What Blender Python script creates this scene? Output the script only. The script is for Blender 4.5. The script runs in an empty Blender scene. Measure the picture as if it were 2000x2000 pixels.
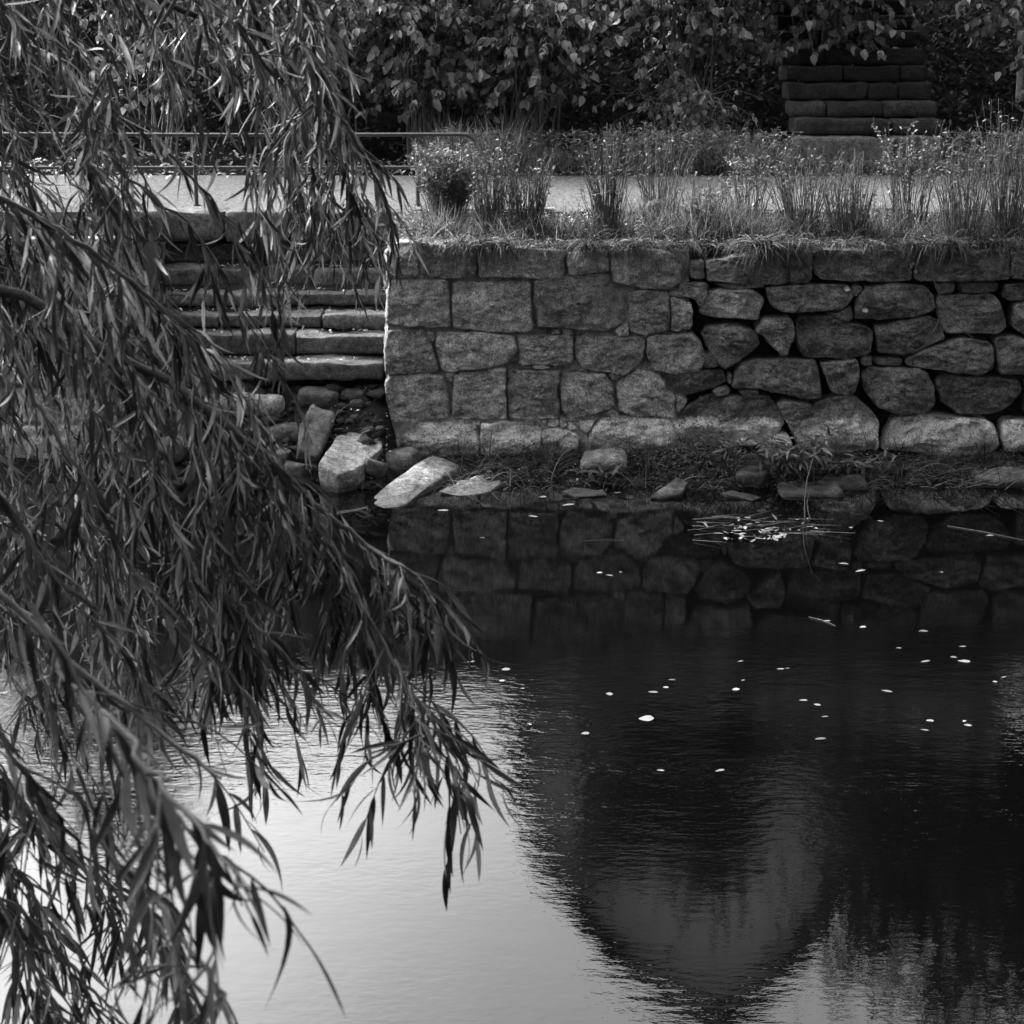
import bpy, math, random
import numpy as np
from mathutils import Vector, Matrix, noise

R = math.radians
rnd = random.Random(7)
nr = np.random.RandomState(11)
sc = bpy.context.scene
COL = sc.collection

# ------------------------------------------------------------------ camera
H = 3.5                      # eye height above the water
PITCH = R(14.55)
F2 = 3750.0                  # focal length in pixels of a 2000 px frame
cam = bpy.data.cameras.new('camera')
cam.sensor_width = 36.0
cam.lens = 36.0 * F2 / 2000.0
cam.clip_start = 0.05
cam.clip_end = 2000
cam.dof.use_dof = True
cam.dof.focus_distance = 8.0
cam.dof.aperture_fstop = 16.0
co = bpy.data.objects.new('camera', cam)
co.location = (0, 0, H)
co.rotation_euler = (math.pi / 2 - PITCH, 0, 0)
COL.objects.link(co)
sc.camera = co

# ------------------------------------------------------------------ world, sun
SUN_EL, SUN_AZ = R(34), R(-52)          # azimuth from +Y, negative is to the left
w = bpy.data.worlds.new('World')
sc.world = w
w.use_nodes = True
nt = w.node_tree
nt.nodes.clear()
sky = nt.nodes.new('ShaderNodeTexSky')
sky.sky_type = 'NISHITA'
sky.sun_disc = False
sky.sun_elevation = SUN_EL
sky.sun_rotation = SUN_AZ
sky.dust_density = 9.0
sky.air_density = 1.0
bw = nt.nodes.new('ShaderNodeRGBToBW')
bg = nt.nodes.new('ShaderNodeBackground')
bg.inputs['Strength'].default_value = 0.15
wo = nt.nodes.new('ShaderNodeOutputWorld')
# broad soft clouds: they even the sky out
tc = nt.nodes.new('ShaderNodeTexCoord')
mp = nt.nodes.new('ShaderNodeMapping')
mp.inputs['Scale'].default_value = (1.0, 1.0, 2.2)
cn = nt.nodes.new('ShaderNodeTexNoise')
cn.inputs['Scale'].default_value = 1.6
cn.inputs['Detail'].default_value = 5
cr = nt.nodes.new('ShaderNodeMapRange')
cr.inputs['From Min'].default_value = 0.35
cr.inputs['From Max'].default_value = 0.65
cr.inputs['To Min'].default_value = 1.6
cr.inputs['To Max'].default_value = 3.0
mul = nt.nodes.new('ShaderNodeMath'); mul.operation = 'MULTIPLY'
L = nt.links.new
L(sky.outputs[0], bw.inputs[0]); L(bw.outputs[0], mul.inputs[0])
L(tc.outputs['Generated'], mp.inputs['Vector']); L(mp.outputs[0], cn.inputs['Vector'])
L(cn.outputs[0], cr.inputs[0]); L(cr.outputs[0], mul.inputs[1])
L(mul.outputs[0], bg.inputs['Color']); L(bg.outputs[0], wo.inputs['Surface'])

sl = bpy.data.lights.new('sun', 'SUN')
sl.energy = 2.8
sl.angle = R(6)
so = bpy.data.objects.new('sun', sl)
sd = Vector((math.sin(SUN_AZ) * math.cos(SUN_EL), math.cos(SUN_AZ) * math.cos(SUN_EL), math.sin(SUN_EL)))
so.rotation_euler = sd.to_track_quat('Z', 'Y').to_euler()
so.location = (-10, 5, 30)
COL.objects.link(so)

sc.view_settings.view_transform = 'Standard'
sc.view_settings.look = 'None'
sc.view_settings.exposure = 1.42
sc.view_settings.gamma = 1.0
sc.view_settings.use_curve_mapping = False
sc.cycles.max_bounces = 6
sc.cycles.diffuse_bounces = 3
sc.cycles.glossy_bounces = 3
sc.cycles.transmission_bounces = 3
sc.cycles.transparent_max_bounces = 4
sc.cycles.use_denoising = True

# ------------------------------------------------------------------ picture -> place
CP, SP = math.cos(PITCH), math.sin(PITCH)
def ray(px, py):
    u = (px - 1000) / F2; v = (1000 - py) / F2
    return Vector((u, CP + v * SP, -SP + v * CP))
def PY(px, py, Y):
    d = ray(px, py); return Vector((0, 0, H)) + d * (Y / d.y)
def PZ(px, py, z=0.0):
    d = ray(px, py); return Vector((0, 0, H)) + d * ((z - H) / d.z)
def PD(px, py, dist):
    d = ray(px, py); return Vector((0, 0, H)) + d * dist
def PR(px, py, Y):
    p = PY(px, py, Y); return Vector((p.x, p.y, -p.z))     # what a still pool shows at that pixel
WALL_Y = 15.0
def c1(p): return (700 + p[0] * .2847, 420 + p[1] * .2847)
def c2(p): return (1250 + p[0] * .3882, 420 + p[1] * .3882)

# ------------------------------------------------------------------ helpers
def mesh_np(name, V, F, smooth=True):
    V = np.asarray(V, dtype=np.float32).reshape(-1, 3)
    F = np.asarray(F, dtype=np.int32)
    me = bpy.data.meshes.new(name)
    me.vertices.add(len(V)); me.vertices.foreach_set('co', V.ravel())
    n, k = F.shape
    me.loops.add(n * k); me.loops.foreach_set('vertex_index', F.ravel())
    me.polygons.add(n)
    me.polygons.foreach_set('loop_start', np.arange(0, n * k, k, dtype=np.int32))
    me.polygons.foreach_set('loop_total', np.full(n, k, dtype=np.int32))
    me.update(calc_edges=True)
    if smooth: me.polygons.foreach_set('use_smooth', np.ones(n, dtype=bool))
    return me
def mesh_py(name, V, F, smooth=True):
    me = bpy.data.meshes.new(name)
    me.from_pydata([tuple(v) for v in V], [], [tuple(f) for f in F])
    me.update()
    if smooth:
        me.polygons.foreach_set('use_smooth', [True] * len(me.polygons))
    return me
def obj(name, me, mat=None, parent=None, kind=None):
    o = bpy.data.objects.new(name, me)
    COL.objects.link(o)
    if mat is not None and me is not None and not me.materials: me.materials.append(mat)
    if parent is not None: o.parent = parent
    if kind: o['kind'] = kind
    return o
def thing(name, label, cat, loc=(0, 0, 0), group=None):
    o = bpy.data.objects.new(name, None)
    o.empty_display_size = .1
    COL.objects.link(o); o.location = loc
    return tag(o, label, cat, group)
def tag(o, label, cat, group=None):
    o['label'] = label; o['category'] = cat; o['kind'] = 'thing'
    if group: o['group'] = group
    return o
def keep(o, parent):            # parent without moving a mesh that is in world coordinates
    o.parent = parent
    o.matrix_parent_inverse = Matrix.Translation(parent.location).inverted()
    return o
def part(name, me, mat, parent, kind=None):
    o = obj(name, me, mat, None, kind)
    return keep(o, parent)
def fbm(p, s, octv=3):
    v = 0; a = 1.0; q = Vector(p) * s
    for _ in range(octv):
        v += a * noise.noise(q); q = q * 2.03 + Vector((3.1, 1.7, 5.3)); a *= .5
    return v

# ------------------------------------------------------------------ materials (the photograph is black and white: greys only)
def g(v): return (v, v, v, 1)
def new_mat(name):
    m = bpy.data.materials.new(name); m.use_nodes = True
    t = m.node_tree; b = t.nodes['Principled BSDF']
    return m, t, b
def N(t, typ, **kw):
    n = t.nodes.new(typ)
    for k, v in kw.items():
        if k in n.inputs: n.inputs[k].default_value = v
        else: setattr(n, k, v)
    return n
def math_n(t, op, a, b=None):
    n = t.nodes.new('ShaderNodeMath'); n.operation = op
    for i, x in enumerate((a, b)):
        if x is None: continue
        if hasattr(x, 'is_output'): t.links.new(x, n.inputs[i])
        else: n.inputs[i].default_value = x
    return n.outputs[0]
def rng(t, x, a, b, c, d):
    n = t.nodes.new('ShaderNodeMapRange')
    t.links.new(x, n.inputs[0])
    for i, v in zip((1, 2, 3, 4), (a, b, c, d)): n.inputs[i].default_value = v
    return n.outputs[0]

def stone_mat(name, base=.22, speck=.35, bump=.6, band=False, lichen=True, rough=.85, scale=1.0, moss=0.0):
    m, t, b = new_mat(name)
    geo = N(t, 'ShaderNodeNewGeometry'); oi = N(t, 'ShaderNodeObjectInfo')
    pos = geo.outputs['Position']
    def noi(s, d=4, r=.6):
        n = N(t, 'ShaderNodeTexNoise', Scale=s * scale, Detail=d, Roughness=r)
        t.links.new(pos, n.inputs['Vector']); return n.outputs[0]
    big = rng(t, noi(2.2, 5), .3, .7, .68, 1.3)
    mid = rng(t, noi(16, 8, .78), .35, .65, .35, 1.6)
    fine = rng(t, noi(75, 4, .8), .35, .65, 1 - speck * 1.3, 1 + speck * 1.3)
    obv = rng(t, oi.outputs['Random'], 0, 1, .68, 1.32)
    c = math_n(t, 'MULTIPLY', big, mid); c = math_n(t, 'MULTIPLY', c, fine); c = math_n(t, 'MULTIPLY', c, obv)
    c = math_n(t, 'MULTIPLY', c, base)
    if lichen:
        l = rng(t, noi(9, 7, .75), .60, .66, 0, .5)
        c = math_n(t, 'ADD', math_n(t, 'MULTIPLY', c, math_n(t, 'SUBTRACT', 1.0, l)), math_n(t, 'MULTIPLY', l, base * 1.9))
    if moss > 0:
        mm = rng(t, noi(5, 7, .7), .48, .60, 0, moss)
        c = math_n(t, 'MULTIPLY', c, math_n(t, 'SUBTRACT', 1.0, mm))
    sx = N(t, 'ShaderNodeSeparateXYZ'); t.links.new(pos, sx.inputs[0])
    if band:            # mineral crust left by high water, and the damp foot below it
        zz = math_n(t, 'ADD', sx.outputs[2], math_n(t, 'MULTIPLY', math_n(t, 'SUBTRACT', noi(5, 6, .65), .5), .22))
        up = rng(t, zz, .36, .40, 1, 0); dn = rng(t, zz, .14, .22, 0, 1)
        bb = math_n(t, 'MULTIPLY', math_n(t, 'MULTIPLY', up, dn), 1.0)
        c = math_n(t, 'ADD', math_n(t, 'MULTIPLY', c, math_n(t, 'SUBTRACT', 1.0, bb)),
                   math_n(t, 'MULTIPLY', math_n(t, 'MULTIPLY', bb, .95), math_n(t, 'MULTIPLY', mid, fine)))
    wet = rng(t, math_n(t, 'ADD', sx.outputs[2], math_n(t, 'MULTIPLY', math_n(t, 'SUBTRACT', noi(8, 4), .5), .08)), .03, .075, .30, 1)
    c = math_n(t, 'MULTIPLY', c, wet)
    t.links.new(c, b.inputs['Base Color'])
    b.inputs['Roughness'].default_value = rough
    b.inputs['Specular IOR Level'].default_value = .3
    bp = N(t, 'ShaderNodeBump', Strength=bump, Distance=.09)
    hgt = math_n(t, 'ADD', math_n(t, 'MULTIPLY', noi(13, 9, .75), 1.5), math_n(t, 'MULTIPLY', noi(55, 5, .75), .5))
    t.links.new(hgt, bp.inputs['Height']); t.links.new(bp.outputs[0], b.inputs['Normal'])
    return m

def leaf_mat(name, lo, hi, trans=.35, rough=.4, spec=.5, tf=1.3, gam=1.0):
    m, t, b = new_mat(name)
    geo = N(t, 'ShaderNodeNewGeometry'); oi = N(t, 'ShaderNodeObjectInfo')
    r = math_n(t, 'FRACT', math_n(t, 'ADD', geo.outputs['Random Per Island'], oi.outputs['Random']))
    v = rng(t, math_n(t, 'POWER', r, gam), 0, 1, lo, hi)
    # silvery underside
    v = math_n(t, 'MULTIPLY', v, rng(t, geo.outputs['Backfacing'], 0, 1, 1.0, 1.35))
    nz = N(t, 'ShaderNodeTexNoise', Scale=60.0, Detail=3); t.links.new(geo.outputs['Position'], nz.inputs['Vector'])
    v = math_n(t, 'MULTIPLY', v, rng(t, nz.outputs[0], .3, .7, .8, 1.2))
    t.links.new(v, b.inputs['Base Color'])
    b.inputs['Roughness'].default_value = rough
    b.inputs['Specular IOR Level'].default_value = spec
    tr = N(t, 'ShaderNodeBsdfTranslucent'); t.links.new(math_n(t, 'MULTIPLY', v, tf), tr.inputs['Color'])
    mx = N(t, 'ShaderNodeMixShader'); mx.inputs[0].default_value = trans
    t.links.new(b.outputs[0], mx.inputs[1]); t.links.new(tr.outputs[0], mx.inputs[2])
    t.links.new(mx.outputs[0], t.nodes['Material Output'].inputs['Surface'])
    return m

def plain_mat(name, v, rough=.8, spec=.3, ns=8, var=.3, bump=.0, metal=0):
    m, t, b = new_mat(name)
    geo = N(t, 'ShaderNodeNewGeometry')
    n = N(t, 'ShaderNodeTexNoise', Scale=float(ns), Detail=6, Roughness=.65); t.links.new(geo.outputs['Position'], n.inputs['Vector'])
    c = math_n(t, 'MULTIPLY', rng(t, n.outputs[0], .3, .7, 1 - var, 1 + var), v)
    t.links.new(c, b.inputs['Base Color'])
    b.inputs['Roughness'].default_value = rough; b.inputs['Specular IOR Level'].default_value = spec
    b.inputs['Metallic'].default_value = metal
    if bump:
        n2 = N(t, 'ShaderNodeTexNoise', Scale=ns * 5.0, Detail=6, Roughness=.7); t.links.new(geo.outputs['Position'], n2.inputs['Vector'])
        bp = N(t, 'ShaderNodeBump', Strength=bump, Distance=.03)
        t.links.new(n2.outputs[0], bp.inputs['Height']); t.links.new(bp.outputs[0], b.inputs['Normal'])
    return m

M_wall = stone_mat('wall_granite', .38, .6, 1.0, band=True)
M_pale = stone_mat('pale_and_sunlit_granite', .60, .5, 1.0, band=True)  # bright stone's own tone; on the corner stone, sunlight put into the colour
M_wall2 = stone_mat('dark_wall_stone', .23, .6, 1.0, band=True, moss=.3)  # darker tone for the stones right of the mortared part
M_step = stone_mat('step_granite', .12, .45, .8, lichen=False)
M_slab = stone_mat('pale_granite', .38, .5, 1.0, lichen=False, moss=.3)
M_shade = stone_mat('shade_toned_stone', .018, .3, .9, moss=.5)  # upper far steps: shade put into the stone colour, plus moss mottling
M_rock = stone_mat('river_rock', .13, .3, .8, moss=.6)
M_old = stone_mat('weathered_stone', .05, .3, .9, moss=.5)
M_mortar = stone_mat('mortar', .32, .3, 1.2, band=True)
M_gap = plain_mat('dark_soil', .02, 1, .1, 12, .5, .6)
M_soil = plain_mat('bed_soil', .015, 1, .0, 14, .6, 1.0)
M_gravel = plain_mat('path_gravel', .15, .95, .0, 26, .8, 1.0)
M_bank = plain_mat('muddy_bank', .018, 1, .0, 10, .5, 1.0)
M_hill = plain_mat('hillside_soil', .008, 1, .0, 3, .5, .6)
M_iron = plain_mat('painted_iron', .03, .5, .5, 30, .4, .1)
M_bark = plain_mat('bark', .06, .9, .2, 25, .5, .8)
M_twig = plain_mat('twig_bark', .07, .6, .4, 40, .4, .1)
M_stem = plain_mat('dry_stem', .07, .7, .3, 30, .5, .1)
M_willow = leaf_mat('willow_leaf', .006, .14, .28, .40, .28, 2.8, 3.0)
M_shrub = leaf_mat('shrub_leaf', .012, .27, .25, .5, .4, 1.3, 2.2)
M_herb = leaf_mat('herb_leaf', .02, .14, .3, .5, .3)
M_herb2 = leaf_mat('pale_herb_leaf', .03, .26, .45, .5, .3, 2.0, 1.8)
M_grass = leaf_mat('grass_blade', .008, .14, .4, .5, .3, 1.6, 2.2)
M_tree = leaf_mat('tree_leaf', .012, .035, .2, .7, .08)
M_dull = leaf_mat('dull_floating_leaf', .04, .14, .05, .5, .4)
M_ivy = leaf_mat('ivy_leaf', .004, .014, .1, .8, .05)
M_float = leaf_mat('floating_leaf', .05, .20, .05, .5, .4)
M_litter = leaf_mat('leaf_litter', .08, .5, .1, .6, .3)
M_plaster = plain_mat('grey_plaster', .80, .9, .2, 2, .12, .1)
M_roof = plain_mat('dark_roof', .03, .8, .2, 6, .3, .3)
M_glass = plain_mat('window_glass', .04, .1, .6, 2, .1)
M_lich = plain_mat('white_lichen', .62, .9, .1, 60, .15, .5)

# ------------------------------------------------------------------ water
def water():
    m, t, b = new_mat('dark_water')
    b.inputs['Base Color'].default_value = g(.0008)
    b.inputs['Roughness'].default_value = .015
    b.inputs['IOR'].default_value = 1.4
    geo = N(t, 'ShaderNodeNewGeometry')
    def noi(sx, sy, s, d, r=.55, off=0.):
        mpn = N(t, 'ShaderNodeMapping'); mpn.inputs['Scale'].default_value = (sx, sy, 1); mpn.inputs['Location'].default_value = (off, off, 0)
        mpn.inputs['Rotation'].default_value = (0, 0, R(6))
        t.links.new(geo.outputs['Position'], mpn.inputs['Vector'])
        n = N(t, 'ShaderNodeTexNoise', Scale=s, Detail=d, Roughness=r); t.links.new(mpn.outputs[0], n.inputs['Vector'])
        return n.outputs[0]
    sep = N(t, 'ShaderNodeSeparateXYZ'); t.links.new(geo.outputs['Position'], sep.inputs[0])
    # breeze: ripples fade out towards the sheltered far bank
    wind = rng(t, sep.outputs[1], 9.3, 11.2, 1, .07)
    near = rng(t, sep.outputs[1], 7.3, 8.8, .22, 1)
    patch = rng(t, noi(.5, 1.0, .9, 2, .5, 4.), .40, .62, .35, 1)
    amp = math_n(t, 'MULTIPLY', math_n(t, 'MULTIPLY', wind, patch), near)
    h = math_n(t, 'ADD', math_n(t, 'MULTIPLY', noi(1, 2.2, 14, 3), .6), math_n(t, 'MULTIPLY', noi(1, 1.7, 5, 2, .5, 2.), .9))
    h = math_n(t, 'MULTIPLY', h, amp)
    bp = N(t, 'ShaderNodeBump', Strength=1.0, Distance=.0042)
    t.links.new(h, bp.inputs['Height']); t.links.new(bp.outputs[0], b.inputs['Normal'])
    me = mesh_py('water', [(-60, 3.0, 0), (60, 3.0, 0), (60, 15.06, 0), (-60, 15.06, 0)], [(0, 1, 2, 3)], False)
    o = obj('water', me, m, kind='structure')
water()

# ------------------------------------------------------------------ grids of ground
def sheet(name, xs, ys, zf, mat, kind='structure'):
    V = [(x, y, zf(x, y)) for y in ys for x in xs]
    nx = len(xs)
    Fq = [(j * nx + i, j * nx + i + 1, (j + 1) * nx + i + 1, (j + 1) * nx + i) for j in range(len(ys) - 1) for i in range(nx - 1)]
    return obj(name, mesh_np(name, V, Fq), mat, kind=kind)
lin = lambda a, b, n: [a + (b - a) * i / (n - 1) for i in range(n)]
XW = PY(751, 700, WALL_Y).x              # left end of the wall, right side of the stairs
XL = PY(255, 700, WALL_Y).x              # left side of the stairs
ZT = 1.73
def z_bank(x, y):
    t = (15.15 - y)
    n = fbm((x, y, 0), 2.5) * .05
    if XL - .1 < x < XW + .05:
        z = .56 - t * .62
    else:
        z = .11 - t * .15
    z += n
    return max(z, -.25)
sheet('mud_bank', lin(-9, 9, 181), lin(13.0, 15.2, 34), z_bank, M_bank)
sheet('river_bed', [-60, 60], [2.9, 15.3], lambda x, y: -.8, M_bank)
def z_bed(x, y):
    z = ZT + .01 + (y - 15.1) * .07 + fbm((x, y, 1), 3) * .03
    return min(z, 1.88)
sheet('planting_bed', lin(XW + .12, 9, 121), lin(15.12, 16.75, 20), z_bed, M_soil)
sheet('gravel_path', lin(-14, 14, 57), lin(16.62, 20.45, 12), lambda x, y: 1.852 + fbm((x, y, 2), 1.2) * .006, M_gravel)
def z_hill(x, y):
    return 1.84 + max(0, y - 20.9) * .05 + max(0, y - 22.6) * .42 + fbm((x, y, 3), .8) * .08 * min(1, max(0, y - 20.4))
sheet('hillside', lin(-40, 40, 81), lin(20.40, 31, 30), z_hill, M_hill)
sheet('terrace', [-300, 300], [30.9, 300], lambda x, y: 5.6, M_hill)
sheet('left_bank_top', lin(-30, XL - .1, 20), lin(15.12, 16.63, 5), lambda x, y: 1.84, M_soil)

# ------------------------------------------------------------------ stones traced from the wall
def stone_mesh(poly, Y, depth=.30, seed=0, amp=.022, n_out=52, rings=13, proud=.0, front=-1, gap=.004, facet=True, edge=.10, tilt=.12):
    """poly: (x, z) outline on the wall plane; returns a rough-faced block"""
    P = [Vector(p) for p in poly]
    # soften corners once (keeps the outline, takes off the points)
    Q = []
    for i in range(len(P)):
        a, b = P[i], P[(i + 1) % len(P)]
        l = (b - a).length; k = min(.2, .014 / max(l, 1e-4))
        Q += [a.lerp(b, k), a.lerp(b, 1 - k)]
    per = [(Q[(i + 1) % len(Q)] - Q[i]).length for i in range(len(Q))]
    tot = sum(per); out = []
    i = 0; acc = 0
    for s in range(n_out):
        d = tot * s / n_out
        while acc + per[i] < d: acc += per[i]; i += 1
        out.append(Q[i].lerp(Q[(i + 1) % len(Q)], (d - acc) / max(per[i], 1e-6)))
    cen = sum(out, Vector((0, 0))) / len(out)
    off = Vector((seed * 7.13, seed * 3.7, seed * 1.9))
    out = [p + (p - cen).normalized() * (fbm((p.x, p.y, seed), 9) * .012 + fbm((p.x, p.y, seed), 26, 2) * .006 - gap) for p in out]
    rr = random.Random(seed)
    tl = tilt; planes = [(rr.uniform(-tl, tl), rr.uniform(-tl, tl) * 1.2, rr.uniform(0, .03)) for _ in range(7)]
    V = []
    levels = [1 - i / rings for i in range(rings)]
    # back rim, front rim, then rings to the centre
    for p in out: V.append((p.x, Y + depth, p.y))
    for p in out: V.append((p.x, Y + .045, p.y))
    size = math.sqrt((max(p.x for p in out) - min(p.x for p in out)) * (max(p.y for p in out) - min(p.y for p in out)))
    for li, s in enumerate(levels):
        for p in out:
            q = cen + (p - cen) * (s if li else .996)
            e = min(1, (1 - s) / edge)
            roundd = (1 - e) ** 2.5 * .022
            h = .02
            if facet:
                h = min(c + a * (q.x - cen.x) + b * (q.y - cen.y) for a, b, c in planes) + .02
            h = max(h, -.05)
            nn = fbm(Vector((q.x, q.y, 0)) + off, 5, 4) * amp + abs(fbm(Vector((q.x * 1.2, q.y * 2.2, 3)) + off, 6, 3)) * amp * .9
            tq = fbm(Vector((q.x * .8, q.y * 1.3, 9)) + off, 4.5, 2) * 3; fr_ = tq - math.floor(tq)
            nn += (math.floor(tq) + min(1, fr_ * 4)) * amp * .5
            V.append((q.x, Y + front * (h * e + nn * (.3 + .7 * e) + proud - roundd), q.y))
    V.append((cen.x, Y + front * (.02 + proud + fbm(Vector((cen.x, cen.y, 0)) + off, 5, 4) * amp), cen.y))
    n = n_out
    Fq = []
    for r in range(rings + 1):
        for k in range(n):
            a = r * n + k; b = r * n + (k + 1) % n
            Fq.append((a, b, b + n, a + n))
    last = (rings + 1) * n; c = len(V) - 1
    Fq += [(last + k, last + (k + 1) % n, c) for k in range(n)]
    me = mesh_py('stone', V, Fq)
    return me

def W(poly, conv):
    out = []
    for p in poly:
        q = conv(p) if conv else p
        v = PY(q[0], q[1], WALL_Y); out.append((v.x, v.z))
    return out
C1 = [
 ([(225,195),(395,185),(405,240),(408,425),(330,428),(218,405),(216,300)], 'pale corner stone toned as sunlit at the head of the stairs'),
 ([(412,200),(600,205),(800,228),(806,425),(600,430),(416,424)], 0),
 ([(822,228),(1100,225),(1415,240),(1412,400),(1370,435),(1240,438),(1100,420),(835,428)], 0),
 ([(1435,260),(1705,240),(1715,385),(1560,395),(1450,410),(1425,330)], 0),
 ([(210,450),(610,448),(628,560),(626,768),(430,768),(192,750),(198,600)], 0),
 ([(645,462),(1180,452),(1192,798),(1000,808),(642,775),(638,600)], 0),
 ([(1203,440),(1560,410),(1722,400),(1735,500),(1800,540),(1832,700),(1800,745),(1715,798),(1560,792),(1400,778),(1225,768),(1206,600)], 0),
 ([(205,785),(445,792),(495,870),(520,960),(545,1040),(560,1060),(500,1083),(188,1092),(180,900)], 0),
 ([(462,798),(520,800),(520,866),(466,866)], 0),
 ([(532,800),(840,812),(1075,830),(1083,930),(1010,1020),(850,1045),(602,1077),(565,1040),(530,900)], 0),
 ([(1097,830),(1463,825),(1473,1020),(1350,1033),(1240,1018),(1100,1033)], 0),
 ([(1310,795),(1350,782),(1388,790),(1385,815),(1315,815)], 0),
 ([(1396,780),(1474,795),(1474,823),(1400,818)], 0),
 ([(1762,788),(1850,740),(1854,828),(1772,830)], 0),
 ([(207,1102),(400,1092),(578,1097),(622,1280),(632,1393),(400,1410),(230,1425),(192,1280),(185,1150)], 0),
 ([(602,1085),(670,1078),(655,1140),(615,1140)], 0),
 ([(662,1112),(700,1080),(1008,1042),(1018,1393),(850,1398),(642,1390),(648,1230)], 0),
 ([(1025,1062),(1378,1070),(1362,1200),(1382,1320),(1373,1393),(1028,1388)], 0),
 ([(1402,1087),(1680,1085),(1742,1160),(1760,1320),(1620,1358),(1440,1402),(1397,1320),(1387,1200)], 0),
 ([(1705,1088),(1800,1092),(1765,1130),(1730,1120)], 0),
 ([(1195,1035),(1260,1022),(1310,1035),(1300,1052),(1210,1050)], 0),
 ([(250,1520),(290,1450),(400,1425),(700,1432),(820,1442),(826,1640),(700,1665),(400,1665),(300,1600)], 0),
 ([(842,1428),(1000,1412),(1240,1450),(1255,1482),(1250,1660),(842,1660)], 0),
 ([(1262,1482),(1330,1460),(1460,1480),(1508,1530),(1503,1610),(1430,1660),(1258,1660)], 0),
 ([(655,1402),(700,1395),(745,1405),(740,1432),(675,1428)], 0),
 ([(772,1408),(835,1405),(832,1440),(790,1440)], 0),
 ([(1225,1405),(1285,1403),(1285,1425),(1230,1425)], 0),
 ([(1293,1403),(1372,1400),(1375,1450),(1300,1448)], 0),
 ([(1380,1385),(1410,1400),(1432,1440),(1400,1462),(1380,1450)], 0),
 ([(1442,1416),(1510,1465),(1437,1468)], 0),
 ([(1510,1415),(1618,1408),(1600,1478),(1558,1500),(1530,1480)], 0),
 ([(1700,1355),(1760,1335),(1800,1370),(1720,1378)], 0),
 ([(212,1552),(248,1525),(290,1588),(228,1590)], 0),
 ([(150,1322),(188,1300),(205,1440),(155,1470)], 0),
]
PX = [
 ([(1192,487),(1250,487),(1300,490),(1328,505),(1330,553),(1312,566),(1250,562),(1195,551)], 0),
 ([(1228,572),(1250,567),(1307,574),(1309,645),(1250,654),(1230,649),(1227,600)], 0),
 ([(1126,659),(1250,656),(1260,663),(1257,700),(1245,716),(1224,731),(1140,721),(1126,700)], 0),
 ([(1203,752),(1220,735),(1250,723),(1290,732),(1300,758),(1319,773),(1319,815),(1270,812),(1240,812),(1207,799)], 0),
 ([(1318,766),(1341,778),(1341,788),(1323,808)], 0),
 ([(1147,880),(1156,840),(1172,818),(1200,811),(1250,815),(1309,821),(1321,850),(1318,880),(1230,892),(1150,888)], 0),
]
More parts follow.
